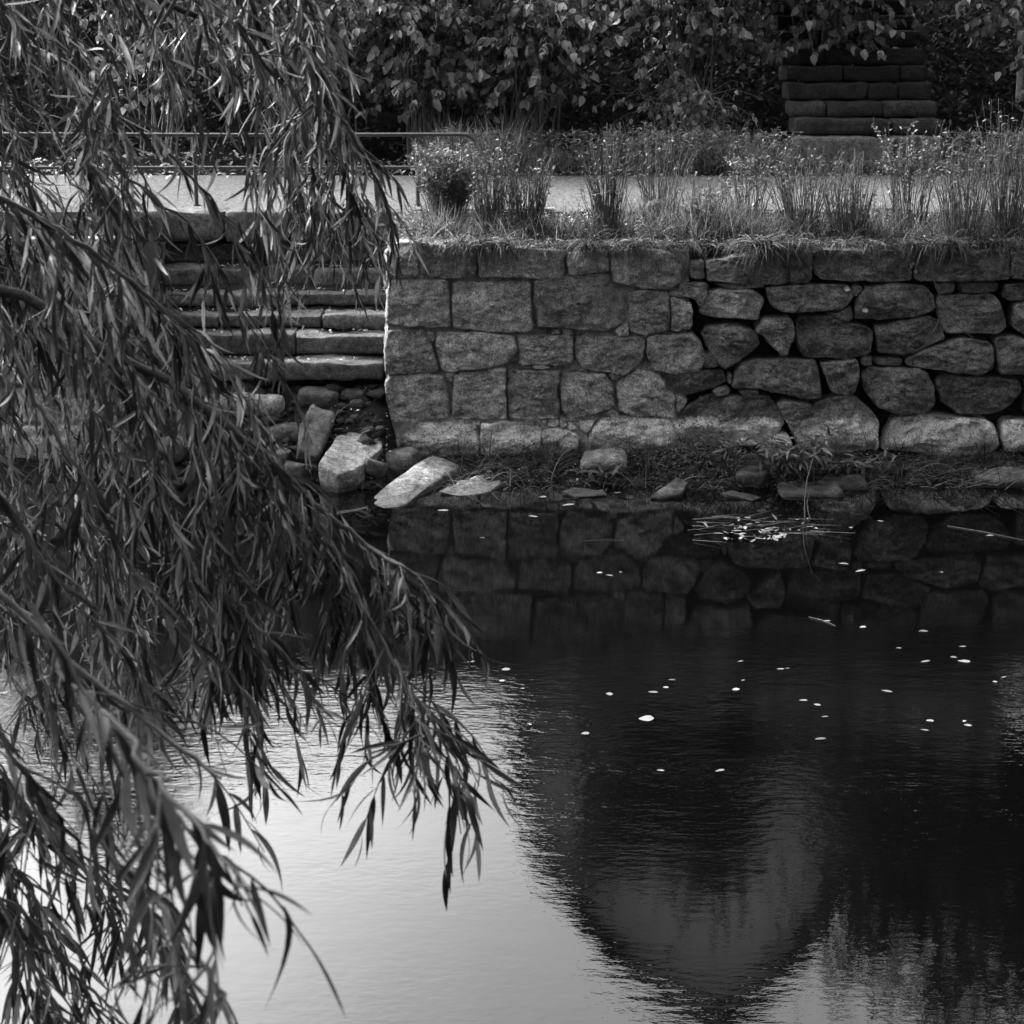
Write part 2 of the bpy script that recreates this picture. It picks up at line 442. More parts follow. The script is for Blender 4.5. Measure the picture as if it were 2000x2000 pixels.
C2 = [
 ([(155,415),(258,440),(260,568),(162,583)], 0),
 ([(205,342),(338,342),(345,368),(300,468),(278,420),(205,400)], 0),
 ([(132,397),(180,380),(268,386),(270,410),(200,418)], 0),
 ([(255,235),(322,232),(322,325),(252,320)], 0),
 ([(336,232),(500,205),(742,180),(748,342),(700,348),(500,343),(338,330)], 0),
 ([(752,178),(858,180),(860,310),(840,340),(756,342)], 0),
 ([(882,178),(1100,170),(1358,185),(1366,328),(1200,333),(920,323),(877,290)], 0),
 ([(1380,205),(1600,178),(1850,180),(1858,320),(1700,331),(1386,328)], 0),
 ([(1870,190),(2060,180),(2300,190),(2300,320),(1990,330),(1866,315)], 0),
 ([(335,388),(400,374),(560,382),(618,420),(603,478),(583,528),(480,513),(362,513),(297,488)], 'pale rough stone brighter than its neighbours'),
 ([(632,368),(800,352),(1050,354),(1066,400),(1048,440),(1010,473),(850,478),(720,488),(662,450)], 0),
 ([(372,348),(480,346),(640,349),(622,368),(500,368),(420,368)], 0),
 ([(1090,412),(1130,362),(1300,347),(1430,357),(1473,410),(1478,478),(1400,508),(1200,523),(1082,518)], 0),
 ([(1074,355),(1122,360),(1085,405),(1075,400)], 0),
 ([(1500,408),(1780,400),(1810,440),(1843,570),(1800,598),(1540,593),(1500,500)], 0),
 ([(1482,343),(1590,345),(1580,388),(1502,400)], 0),
 ([(1600,345),(1810,343),(1800,388),(1610,392)], 0),
 ([(1835,352),(1960,335),(2150,340),(2160,420),(1990,425),(1842,427)], 0),
 ([(1882,452),(1932,437),(2150,445),(2160,590),(1930,600),(1882,560)], 0),
 ([(312,602),(340,562),(480,552),(588,590),(603,645),(540,698),(480,738),(430,776),(392,740),(332,650)], 0),
 ([(38,612),(258,590),(308,640),(336,710),(298,778),(180,796),(62,778),(36,700)], 0),
 ([(332,702),(360,692),(400,762),(312,772)], 0),
 ([(582,580),(620,522),(758,517),(770,560),(763,640),(738,703),(712,703),(632,620)], 0),
 ([(787,540),(820,512),(940,512),(1040,542),(1163,570),(1170,640),(1158,698),(1000,720),(822,710),(792,640)], 0),
 ([(932,495),(1010,487),(1062,455),(1075,520),(1055,538),(950,505)], 0),
 ([(1187,560),(1330,532),(1460,510),(1508,540),(1523,620),(1440,658),(1330,698),(1202,693)], 0),
 ([(1337,730),(1400,682),(1520,652),(1600,620),(1760,642),(1778,720),(1768,770),(1700,806),(1560,783),(1450,768),(1342,753)], 0),
 ([(1792,622),(1880,614),(1990,640),(2120,650),(2120,788),(1812,798),(1797,720)], 0),
 ([(1112,716),(1163,707),(1168,758),(1117,753)], 0),
 ([(1177,722),(1323,722),(1318,756),(1182,753)], 0),
 ([(117,802),(200,787),(410,780),(438,830),(380,868),(240,903),(162,878)], 0),
 ([(445,792),(462,800),(452,850),(436,820)], 0),
 ([(458,842),(500,752),(560,727),(878,727),(898,800),(906,918),(850,926),(700,893),(600,868),(472,868)], 0),
 ([(904,737),(1090,722),(1098,780),(1083,888),(1060,903),(972,893),(942,830)], 0),
 ([(1113,802),(1150,767),(1400,772),(1448,800),(1473,870),(1478,940),(1440,993),(1330,998),(1200,968),(1133,890)], 0),
 ([(1488,832),(1520,802),(1700,817),(1900,827),(1918,880),(1860,958),(1760,1003),(1600,998),(1522,940)], 0),
 ([(1940,852),(2010,842),(2150,850),(2150,990),(1945,1000)], 0),
 ([(362,882),(430,864),(458,882),(453,903),(372,908)], 0),
 ([(507,882),(598,882),(600,910),(512,906)], 0),
 ([(202,1020),(240,962),(330,912),(640,912),(700,980),(728,1020),(708,1070),(600,1160),(240,1160),(215,1080)], 0),
 ([(162,1042),(208,1042),(238,1122),(192,1120)], 0),
 ([(682,952),(720,930),(863,952),(858,980),(770,1063),(742,1040)], 0),
 ([(772,1080),(830,1012),(900,942),(1010,910),(1078,914),(1168,990),(1203,1060),(1193,1190),(1080,1240),(900,1240),(790,1150)], 'large pale wedge shaped stone'),
 ([(592,1107),(735,1102),(768,1150),(740,1210),(622,1205)], 0),
 ([(1217,1170),(1282,1027),(1350,1012),(1500,1007),(1740,1032),(1788,1060),(1808,1160),(1740,1235),(1560,1230),(1400,1190),(1222,1180)], 'large pale base stone'),
 ([(1822,1060),(1850,1032),(1960,1037),(2160,1040),(2160,1160),(1832,1188)], 0),
 ([(1782,1240),(1870,1202),(1960,1210),(2150,1215),(2150,1262),(1802,1262)], 0),
]
wall = thing('stone_wall', 'long rough granite retaining wall right of the steps', 'stone wall', (XW, WALL_Y, 0))
k = 0
for lst, cv in ((C1, c1), (PX, None), (C2, c2)):
    for poly, lab in lst:
        k += 1
        pts = W(poly, cv)
        cx = sum(p[0] for p in pts) / len(pts)
        right = cx > PY(1340, 600, 15).x
        area = (max(p[0] for p in pts) - min(p[0] for p in pts)) * (max(p[1] for p in pts) - min(p[1] for p in pts))
        small = area < .03
        me = stone_mesh(pts, WALL_Y, .16 if small else .3, k, amp=.010 if small else (.032 if right else .023),
                        n_out=26 if small else 84, rings=6 if small else 20, tilt=.12 if small or not right else .26,
                        proud=rnd.uniform(-.02, .0) if small else (rnd.uniform(0, .05) if right else rnd.uniform(0, .018)),
                        edge=.08 if right else .05, gap=-.008 if right else -.007)
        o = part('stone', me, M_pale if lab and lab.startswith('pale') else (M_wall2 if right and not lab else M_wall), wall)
        if lab: o['label'] = lab
def courses(parent, x0, x1, z0, z1, Y, seed, ch=.34, wmin=.35, wmax=.75):
    r = random.Random(seed); z = z0; s = seed * 100
    while z < z1 - .08:
        h = min(ch * r.uniform(.85, 1.15), z1 - z)
        x = x0
        while x < x1 - .02:
            ww = min(r.uniform(wmin, wmax), x1 - x)
            if x1 - (x + ww) < .18: ww = x1 - x
            s += 1
            j = lambda: r.uniform(-.012, .012)
            poly = [(x + .006, z + .006 + j()), (x + ww / 2, z + .004), (x + ww - .006, z + .006), (x + ww - .006 + j(), z + h / 2), (x + ww - .008, z + h - .008), (x + ww / 2, z + h - .006 + j() * .4), (x + .006, z + h - .008), (x + .006 + j() * .6, z + h / 2)]
            part('stone', stone_mesh(poly, Y, .3, s, amp=.02, n_out=40, rings=9), M_wall, parent)
            x += ww
        z += h
courses(wall, PY(2015, 700, 15).x + .62, 8.2, .05, 1.72, WALL_Y, 5)
# mortar behind the left half, deep dark joints behind the right half
def plate(name, x0, x1, z0, z1, y0, y1, mat, parent, kind=None, ny=.06, amp=.012):
    nx = max(2, int((x1 - x0) / ny)); nz = max(2, int((z1 - z0) / ny))
    V = [(x0 + (x1 - x0) * i / nx, y0 + fbm((i * .3, j * .3, x0), 1.3) * amp, z0 + (z1 - z0) * j / nz) for j in range(nz + 1) for i in range(nx + 1)]
    Fq = [(j * (nx + 1) + i, j * (nx + 1) + i + 1, (j + 1) * (nx + 1) + i + 1, (j + 1) * (nx + 1) + i) for j in range(nz) for i in range(nx)]
    b = len(V)
    V += [(x0, y1, z0), (x1, y1, z0), (x1, y1, z1), (x0, y1, z1)]
    c = [0, nx, (nz + 1) * (nx + 1) - 1, nz * (nx + 1)]
    Fq += [(c[0], b, b + 3, c[3]), (c[1], c[2], b + 2, b + 1), (c[3], b + 3, b + 2, c[2]), (b, b + 1, b + 2, b + 3)]
    me = mesh_py(name, V, Fq)
    return part(name, me, mat, parent, kind)
xm = PY(1345, 600, 15).x
plate('mortar', XW + .03, xm, -.3, ZT - .02, WALL_Y + .022, WALL_Y + .4, M_mortar, wall, amp=.03)
plate('wall_core', xm, 8.2, -.3, ZT - .03, WALL_Y + .17, WALL_Y + .4, M_gap, wall)
# cheek of the wall beside the stairs
plate_v = []
o = None
def cheek():
    r = random.Random(3); s = 900
    z = .2
    while z < 1.68:
        h = min(r.uniform(.26, .36), 1.72 - z); y = WALL_Y + .03
        while y < 16.6:
            d = min(r.uniform(.35, .6), 16.62 - y); s += 1
            poly = [(y + .005, z + .005), (y + d / 2, z + .004), (y + d - .005, z + .005), (y + d - .005, z + h - .006), (y + d / 2, z + h - .005), (y + .005, z + h - .006)]
            me = stone_mesh(poly, 0, .25, s, amp=.014, n_out=32, rings=7)
            for v in me.vertices:
                yy, xx, zz = v.co.x, v.co.y, v.co.z
                v.co = (XW + .03 + xx, yy, zz)
            me.flip_normals()
            part('stone', me, M_wall, wall)
            y += d
        z += h
cheek()
# lichen patches on the face
def patch_poly(cx, cz, r, n=14, seed=0):
    rr = random.Random(seed)
    return [(cx + math.cos(a) * r * rr.uniform(.7, 1.1), cz + math.sin(a) * r * rr.uniform(.6, 1.0)) for a in [2 * math.pi * i / n for i in range(n)]]
def lichen(px, py, r, seed, yy=.075):
    p = PY(px, py, WALL_Y - .06)
    pts = patch_poly(p.x, p.z, r, 14, seed)
    V = [(x, p.y + .0, z) for x, z in pts] + [(x, p.y + .05, z) for x, z in pts]
    n = len(pts)
    V.append((p.x, p.y - .006, p.z))
    Fq = [(i, (i + 1) % n, n + (i + 1) % n, n + i) for i in range(n)] + [(i, (i + 1) % n, 2 * n) for i in range(n)]
    part('lichen_patch', mesh_py('lichen_patch', V, Fq), M_lich, wall)
for a in [(1736, 597, .045, 1), (1690, 606, .024, 2), (1655, 565, .022, 3), (973, 529, .014, 4), (1423, 607, .02, 5)]: lichen(*a)

# left wall beyond the stairs, mostly behind the willow
lwall = thing('stone_wall', 'coursed stone river wall behind the willow leaves, left of the steps', 'stone wall', (XL, WALL_Y, 0))
courses(lwall, -8.0, XL, .02, 1.82, WALL_Y, 8)
plate('mortar', -8.0, XL, -.3, 1.8, WALL_Y + .03, WALL_Y + .4, M_mortar, lwall, ny=.12)

# ------------------------------------------------------------------ rough rounded boxes
_lat = {}
def rough_box(size, res=.06, rad=.03, amp=.01, seed=0, fs=5.0, sag=0):
    sx, sy, sz = size
    n = [max(2, min(40, int(round(s / res)))) for s in size]
    idx = {}; V = []; Fq = []
    def vid(i, j, k):
        if (i, j, k) not in idx:
            idx[(i, j, k)] = len(V); V.append((i, j, k))
        return idx[(i, j, k)]
    nx, ny, nz = n
    for i in range(nx):
        for j in range(ny):
            Fq.append([vid(i, j, 0), vid(i, j + 1, 0), vid(i + 1, j + 1, 0), vid(i + 1, j, 0)])
            Fq.append([vid(i, j, nz), vid(i + 1, j, nz), vid(i + 1, j + 1, nz), vid(i, j + 1, nz)])
    for i in range(nx):
        for k in range(nz):
            Fq.append([vid(i, 0, k), vid(i + 1, 0, k), vid(i + 1, 0, k + 1), vid(i, 0, k + 1)])
            Fq.append([vid(i, ny, k), vid(i, ny, k + 1), vid(i + 1, ny, k + 1), vid(i + 1, ny, k)])
    for j in range(ny):
        for k in range(nz):
            Fq.append([vid(0, j, k), vid(0, j, k + 1), vid(0, j + 1, k + 1), vid(0, j + 1, k)])
            Fq.append([vid(nx, j, k), vid(nx, j + 1, k), vid(nx, j + 1, k + 1), vid(nx, j, k + 1)])
    out = []
    hx, hy, hz = sx / 2, sy / 2, sz / 2
    # denser samples near the edges
    def crd(i, n, h):
        t = i / n * 2 - 1
        t = math.copysign(abs(t) ** .8, t) if n > 3 else t
        return t * h
    off = Vector((seed * 5.3, seed * 2.9, seed * 1.1))
    for (i, j, k) in V:
        p = Vector((crd(i, nx, hx), crd(j, ny, hy), crd(k, nz, hz)))
        q = Vector((max(-hx + rad, min(hx - rad, p.x)), max(-hy + rad, min(hy - rad, p.y)), max(-hz + rad, min(hz - rad, p.z))))
        d = p - q
        nn = d.normalized() if d.length > 1e-6 else Vector((0, 0, 1))
        p = q + nn * rad
        dd = fbm(p + off, fs, 4) * amp + fbm(p + off, fs * .35, 2) * amp * 1.2
        out.append(p + nn * dd)
    return out, Fq
def block(name, x0, x1, y0, y1, z0, z1, mat, parent, seed, rad=.015, amp=.010, res=.05, rot=0.0):
    V, Fq = rough_box((x1 - x0, y1 - y0, z1 - z0), res, rad, amp, seed)
    c = Vector(((x0 + x1) / 2, (y0 + y1) / 2, (z0 + z1) / 2))
    me = mesh_py(name, V, Fq)
    if parent is None:
        o = obj(name, me, mat)
    else:
        o = part(name, me, mat, parent)
    o.location = c
    if rot: o.rotation_euler = (0, 0, rot)
    return o

# ------------------------------------------------------------------ stairs down to the water
stairs = thing('stone_stairs', 'flight of worn granite steps leading down to the water', 'stone steps', (XL, WALL_Y, 0))
tops = [(.795, 15.12), (.967, 15.44), (1.10, 15.74), (1.226, 16.04), (1.398, 16.34)]
splits = [[.48], [.0, .62], [.30, .72], [.52], [.25, .66]]
sd_ = 50
for i, (zt, yf) in enumerate(tops):
    zb = zt - (.135 if i == 0 else (zt - tops[i - 1][0]) - .022)
    xs = [XL + .01] + [XL + (XW - XL) * f for f in splits[i] if f > 0] + [XW - .015]
    for a, b in zip(xs[:-1], xs[1:]):
        sd_ += 1
        dz = rnd.uniform(-.012, .010)
        o = block('step', a + .006, b - .006, yf + rnd.uniform(-.02, .02), yf + .52, zb + dz * .4, zt + dz, M_step, stairs, sd_, rad=.010, amp=.019, res=.035)
        o.rotation_euler = (0, rnd.uniform(-.006, .006), 0)
# riser stones under the landing kerb, and the kerb itself
for a, b in ((.0, .42), (.42, 1.0)):
    sd_ += 1
    block('step', XL + (XW - XL) * a + .006, XL + (XW - XL) * b - .006, 16.66, 17.0, 1.30, 1.585, M_step, stairs, sd_, amp=.014)
xk = PY(723, 440, 16.6).x
for a, b in ((XL - .5, XL + .55), (XL + .55, xk), (xk, XW + .33)):
    sd_ += 1
    block('kerb_block', a + .007, b - .007, 16.55, 16.98, 1.60, 1.858, M_step, stairs, sd_, rad=.02, amp=.014)
me = mesh_py('stair_core', [(XL, 15.42, .0), (XW, 15.42, .0), (XW, 15.42, .60), (XL, 15.42, .60), (XL, 16.8, .0), (XW, 16.8, .0), (XW, 16.8, 1.5), (XL, 16.8, 1.5),(XL, 15.62, .88), (XW, 15.62, .88)],
             [(0, 1, 2, 3), (3, 2, 9, 8), (8, 9, 6, 7)], False)
part('stair_core', me, M_gap, stairs)

# ------------------------------------------------------------------ the old stone steps on the far side of the path
far = thing('stone_staircase', 'dark stepped stonework climbing the hillside beyond the path', 'stone stairs', (4.6, 20.6, 1.85))
fx0, fx1 = PY(1557, 300, 20.7).x, PY(1848, 300, 20.7).x
bt = PY(1600, 268, 20.62).z
ys_, zs_ = [20.62], [bt]
block('block', fx0, fx0 + 1.02, 20.62, 21.2, 1.75, bt, M_step, far, 301, .02, .018)
block('block', fx0 + 1.035, fx1 - .02, 20.64, 21.2, 1.75, bt - .005, M_step, far, 302, .02, .018)
yy = 20.62
for i, py in enumerate((233, 200, 163, 130, 95, 62, 30, 0, -30, -60)):
    yy += .30
    zt = PY(1700, py, yy).z
    xa = fx0 + .0
    r = random.Random(i)
    cuts = sorted([fx0, fx1] + [fx0 + (fx1 - fx0) * f for f in ([.66], [.24, .63], [.55, .76], [.4, .8], [.3], [.6], [.4], [.5], [.3], [.6])[i]])
    for a, b in zip(cuts[:-1], cuts[1:]):
        block('step', a + .006, b - .006, yy, yy + .6, zs_[-1] + .012, zt, M_old if i < 2 else M_shade, far, 310 + i * 3 + int(a), .02, .016)  # darker stone higher up paints the fade into shade
    zs_.append(zt)

# ------------------------------------------------------------------ loose rocks by the stairs
def prism_rock(name, pts, down, label, mat, seed, amp=.012, sub=3, group=None, rad=.02):
    import bmesh
    bm = bmesh.new()
    P = [PY(*p) if len(p) == 3 else Vector(p[:3]) for p in pts]
    base = sum(P, Vector()) / len(P)
    dv = Vector(down)
    for p in P: bm.verts.new(p - base)
    for i, p in enumerate(P): bm.verts.new((p - base) * .93 + dv)
    bmesh.ops.convex_hull(bm, input=bm.verts)
    bmesh.ops.dissolve_limit(bm, angle_limit=R(12), verts=bm.verts, edges=bm.edges)
    bmesh.ops.bevel(bm, geom=list(bm.edges), offset=rad, segments=2, affect='EDGES', profile=.6)
    bmesh.ops.triangulate(bm, faces=bm.faces)
    for _ in range(sub):
        long_e = [e for e in bm.edges if e.calc_length() > .05]
        if not long_e: break
        bmesh.ops.subdivide_edges(bm, edges=long_e, cuts=1)
        bmesh.ops.triangulate(bm, faces=bm.faces)
    bm.normal_update()
    off = Vector((seed * 3.3, seed, 0))
    mv = [(v, v.normal.copy()) for v in bm.verts]
    for v, n in mv: v.co += n * (fbm(v.co + off, 6, 4) * amp + fbm(v.co + off, 2.2, 2) * amp)
    bmesh.ops.recalc_face_normals(bm, faces=bm.faces)
    me = bpy.data.meshes.new(name); bm.to_mesh(me); bm.free()
    me.polygons.foreach_set('use_smooth', [True] * len(me.polygons))
    o = obj(name, me, mat); o.location = base
    tag(o, label, 'rock', group)
    return o
prism_rock('stone_slab', [(714, 978, 13.85), (839, 886, 14.75), (868, 893, 14.78), (899, 906, 14.72), (895, 922, 14.6), (820, 975, 13.95), (785, 991, 13.62), (745, 992, 13.6)], (.02, .03, -.16),
           'long pale slab slanting down into the water, largest light stone', M_slab, 1)
prism_rock('stone_slab', [(622, 905, 14.15), (658, 849, 14.65), (700, 834, 14.85), (743, 849, 14.8), (749, 872, 14.6), (728, 893, 14.42), (700, 915, 14.2), (660, 928, 14.05)], (.0, -.02, -.24),
           'pale thick block resting between the leaning slab and the dark boulder', M_slab, 2)
prism_rock('stone_slab', [(609, 785, 14.84), (655, 805, 14.82), (654, 827, 14.74), (624, 896, 14.36), (583, 880, 14.36), (584, 830, 14.62)], (-.05, .12, -.14),
           'grey slab leaning on the rubble under the lowest step', M_rock, 3)
prism_rock('broken_slab', [(855, 958, 14.02), (880, 944, 14.2), (930, 928, 14.42), (976, 927, 14.5), (978, 945, 14.25), (945, 968, 14.0), (915, 952, 14.1), (886, 966, 13.95)], (.02, .04, -.13),
           'jagged broken slab at the water edge beside the long pale slab', M_slab, 4, amp=.02)
prism_rock('river_rock', [(1436, 925, 14.25), (1455, 907, 14.6), (1500, 906, 14.6), (1507, 918, 14.4), (1490, 928, 14.2)], (.02, .02, -.17),
           'flat topped mossy rock beside the leafy weed', M_rock, 5)
prism_rock('river_rock', [(1268, 971, 13.85), (1300, 955, 14.0), (1320, 932, 14.15), (1345, 942, 14.1), (1330, 965, 13.9), (1290, 975, 13.85)], (.0, .05, -.12),
           'small pointed rock with a pale crest breaking the water', M_rock, 6, rad=.01)
prism_rock('river_rock', [(1098, 960, 14.0), (1120, 952, 14.15), (1178, 955, 14.1), (1185, 966, 13.95), (1130, 970, 13.9)], (.0, .03, -.08),
           'low flat stone just above the water below the grass', M_slab, 7, rad=.008)
prism_rock('river_rock', [(1405, 960, 14.0), (1430, 957, 14.05), (1490, 970, 13.85), (1470, 977, 13.8), (1420, 966, 13.9)], (.0, .03, -.08),
           'thin pale stone awash under the flat topped rock', M_rock, 8, rad=.008)
def boulder(px, py, Y, size, label, seed, mat=None, rot=0., group=None):
    V, Fq = rough_box(size, .045, min(size) * .42, .03, seed, 3.5)
    me = mesh_py('boulder', V, Fq)
    o = obj('boulder', me, mat or M_rock); o.location = PY(px, py, Y); o.rotation_euler = (0, rot, rot)
    tag(o, label, 'rock', group); return o
RB = [((520, 800), .20, 'angular chunk of stone in the shade under the steps'), ((548, 812), .13, 'small angular stone beside the oval stone'), ((668, 800), .15, 'flat angular fragment under the right end of the steps'),
      ((690, 772), .12, 'dark wedge of stone directly under the right end of the lowest step'), ((590, 905), .16, 'angular stone just below the leaning slab'), ((735, 800), .14, 'upright narrow stone against the foot of the wall corner'),
      ((500, 840), .18, 'broken block among the rubble behind the willow branch'), ((545, 885), .15, 'broken stone beside the water behind the willow tip'), ((735, 905), .12, 'dark shard between the dark boulder and the wall corner'),
      ((455, 905), .22, 'large angular stone on the shore behind the hanging willow')]
for i_, ((px, py), s_, lab) in enumerate(RB):
    r_ = random.Random(400 + i_); Y_ = 14.3 + (915 - py) / 150.0; c_ = PY(px, py, min(15.1, max(14.1, Y_)))
    pts_ = []
    n_ = 5 + i_ % 2
    for k_ in range(n_):
        an_ = 6.283 * k_ / n_ + r_.uniform(-.3, .3)
        pts_.append(Vector((c_.x + math.cos(an_) * s_ * r_.uniform(.6, 1), c_.y + math.sin(an_) * s_ * r_.uniform(.5, .9), c_.z + r_.uniform(-.03, .05))))
    prism_rock('broken_stone', [tuple(p) + (0,) for p in pts_], (r_.uniform(-.03, .03), r_.uniform(-.02, .05), -s_ * .8), lab, M_rock, 40 + i_, rad=.01)
boulder(768, 914, 14.72, (.46, .36, .30), 'dark rounded boulder between the two pale slabs', 21)
boulder(622, 777, 15.1, (.36, .26, .17), 'smooth oval stone tucked under the lowest step', 22, rot=.08)
boulder(1580, 965, 14.1, (.5, .4, .14), 'low dark rock in the water below the leafy weed', 23)
boulder(1960, 935, 14.4, (.5, .4, .12), 'low dark rock at the foot of the wall near the fallen twigs', 24)
boulder(1640, 950, 14.3, (.4, .3, .12), 'dark stone half hidden by trailing grass', 25)
boulder(1180, 900, 14.6, (.36, .3, .14), 'pale stone lying in the grass at the foot of the wall', 26, mat=M_slab)
boulder(665, 826, 14.95, (.16, .12, .08), 'small grey cobble behind the pale thick block', 27)
boulder(705, 790, 15.05, (.20, .14, .09), 'wedge of grey stone under the right end of the steps', 28)
boulder(560, 850, 14.8, (.3, .24, .16), 'brown grey cobble left of the leaning slab', 29)
boulder(470, 790, 15.0, (.7, .25, .16), 'long squared stone beneath the steps behind willow leaves', 30, mat=M_slab)
boulder(440, 870, 14.6, (.4, .3, .2), 'grey boulder on the bank behind the willow branch', 31)
boulder(300, 880, 14.5, (.5, .3, .22), 'grey boulder at the foot of the wall deep behind the willow', 32)
# small rubble nobody would count
def rubble():
    V = []; Fq = []
    for i in range(900):
        if i < 620:
            x = rnd.uniform(XL, XW - .02); y = rnd.uniform(14.2, 15.3)
        else:
            x = rnd.uniform(XW, 8); y = rnd.uniform(14.3, 14.95)
        s = rnd.uniform(.015, .05) * (2 if rnd.random() < .12 else 1)
        z = z_bank(x, y) + s * .2
        b = len(V)
        for dx, dy, dz in ((1, 0, 0), (0, 1, 0), (-1, 0, 0), (0, -1, 0), (0, 0, .8), (0, 0, -.8), (.6, .6, .5), (-.5, .6, .5), (-.6, -.5, .5), (.6, -.6, .4)):
            V.append((x + dx * s * rnd.uniform(.7, 1.3), y + dy * s * rnd.uniform(.7, 1.3), z + dz * s * rnd.uniform(.6, 1.1)))
        Fq += [(b + 0, b + 6, b + 4), (b + 6, b + 1, b + 4), (b + 1, b + 7, b + 4), (b + 7, b + 2, b + 4), (b + 2, b + 8, b + 4), (b + 8, b + 3, b + 4), (b + 3, b + 9, b + 4), (b + 9, b + 0, b + 4),
               (b + 0, b + 1, b + 6), (b + 1, b + 2, b + 7), (b + 2, b + 3, b + 8), (b + 3, b + 0, b + 9), (b + 5, b + 1, b + 0), (b + 5, b + 2, b + 1), (b + 5, b + 3, b + 2), (b + 5, b + 0, b + 3)]
    o = obj('rubble', mesh_np('rubble', V, Fq, False), M_old, kind='stuff')
rubble()

# ------------------------------------------------------------------ iron railing
def tube(pts, rad, n=8, closed_ends=True):
    """V, F of a tube along pts; rad a number or a list"""
    P = [Vector(p) for p in pts]; V = []; Fq = []
    up = Vector((0, 0, 1))
    for i, p in enumerate(P):
        t = (P[min(i + 1, len(P) - 1)] - P[max(i - 1, 0)]).normalized()
        a = t.cross(up)
        if a.length < .05: a = t.cross(Vector((1, 0, 0)))
        a.normalize(); b = t.cross(a)
        r = rad[i] if isinstance(rad, (list, tuple)) else rad
        for k in range(n):
            an = 2 * math.pi * k / n
            V.append(p + (a * math.cos(an) + b * math.sin(an)) * r)
    for i in range(len(P) - 1):
        for k in range(n):
            Fq.append((i * n + k, i * n + (k + 1) % n, (i + 1) * n + (k + 1) % n, (i + 1) * n + k))
    return V, Fq
RY = 17.06
ztop = PY(815, 263, RY).z; zmid = PY(815, 327, RY).z; xp = PY(815, 300, RY).x; xe = PY(928, 280, RY).x
rail = thing('iron_railing', 'low dark iron handrail with two rails at the head of the steps', 'railing', (xp, RY, 1.85))
cv = []
for i in range(9):
    a = math.pi / 2 * i / 8
    cv.append((xe - .10 + .10 * math.sin(a), RY, ztop - .10 + .10 * math.cos(a)))
V, Fq = tube([(-8.0, RY, ztop), (-4, RY, ztop + .004), (-2.4, RY, ztop - .004), (xp, RY, ztop)] + cv + [(xe, RY, 1.84)], .017, 10)
part('top_rail', mesh_py('top_rail', V, Fq), M_iron, rail)
V, Fq = tube([(-8.0, RY, zmid), (-3, RY, zmid - .003), (xe, RY, zmid)], .015, 10)
part('middle_rail', mesh_py('middle_rail', V, Fq), M_iron, rail)
for x in (xp, xp - 1.95, xp - 3.9):
    V, Fq = tube([(x, RY, 1.82), (x, RY, ztop - .01)], .019, 10)
    part('post', mesh_py('post', V, Fq), M_iron, rail)
    V, Fq = tube([(x, RY, 1.855), (x, RY, 1.868)], [.04, .036], 12)
    part('base_flange', mesh_py('base_flange', V, Fq), M_iron, rail)

# ------------------------------------------------------------------ leaves, grass and stems in bulk
def frames(D, Nrm):
    """rows: unit direction, unit normal -> side, dir, normal"""
    D = D / np.linalg.norm(D, axis=1, keepdims=True)
    S = np.cross(D, Nrm); S /= (np.linalg.norm(S, axis=1, keepdims=True) + 1e-9)
    Nn = np.cross(S, D)
    return S, D, Nn
def leaf_template(n=6, width=.12, fold=.25, bend=.0, twist=0., pointed=True, heart=False):
    """unit length along y, three vertices per station"""
    V = []; 
    for i in range(n + 1):
        t = i / n
        if heart: wv = width * (math.sin(math.pi * min(1, t ** .62)) ** .8) if 0 < t < 1 else 0
        else: wv = width * math.sin(math.pi * t ** .75) ** .9 if 0 < t < 1 else 0
        zc = -bend * t * t
        yc = t * (1 - .35 * abs(bend) * t)
        tw = twist * t
        c, s = math.cos(tw), math.sin(tw)
        for sgn in (-1, 0, 1):
            x = sgn * wv * .5; z = abs(sgn) * wv * fold * .5
            V.append((x * c - z * s, yc, zc + x * s + z * c))
    Fq = []
    for i in range(n):
        for k in (0, 1):
            a = i * 3 + k; Fq.append((a, a + 1, a + 4, a + 3))
    return np.array(V, dtype=np.float64), np.array(Fq, dtype=np.int64)
def scatter(tmpls, P, D, Nn, S, which=None):
    """merge copies of leaf templates: positions P, directions D, normals Nn, sizes S"""
    if which is None: which = nr.randint(0, len(tmpls), len(P))
    sd, dd, nn = frames(D, Nn)
    Vs = []; Fs = []; b = 0
    for k, (TV, TF) in enumerate(tmpls):
        m = which == k
        if not m.any(): continue
        p, a, d, n_, s = P[m], sd[m], dd[m], nn[m], S[m]
        v = (p[:, None, :] + s[:, None, None] * (TV[None, :, 0:1] * a[:, None, :] + TV[None, :, 1:2] * d[:, None, :] + TV[None, :, 2:3] * n_[:, None, :]))
        nL = len(p)
        f = TF[None] + (np.arange(nL) * len(TV))[:, None, None] + b
        Vs.append(v.reshape(-1, 3)); Fs.append(f.reshape(-1, TF.shape[1])); b += nL * len(TV)
    return np.concatenate(Vs), np.concatenate(Fs)
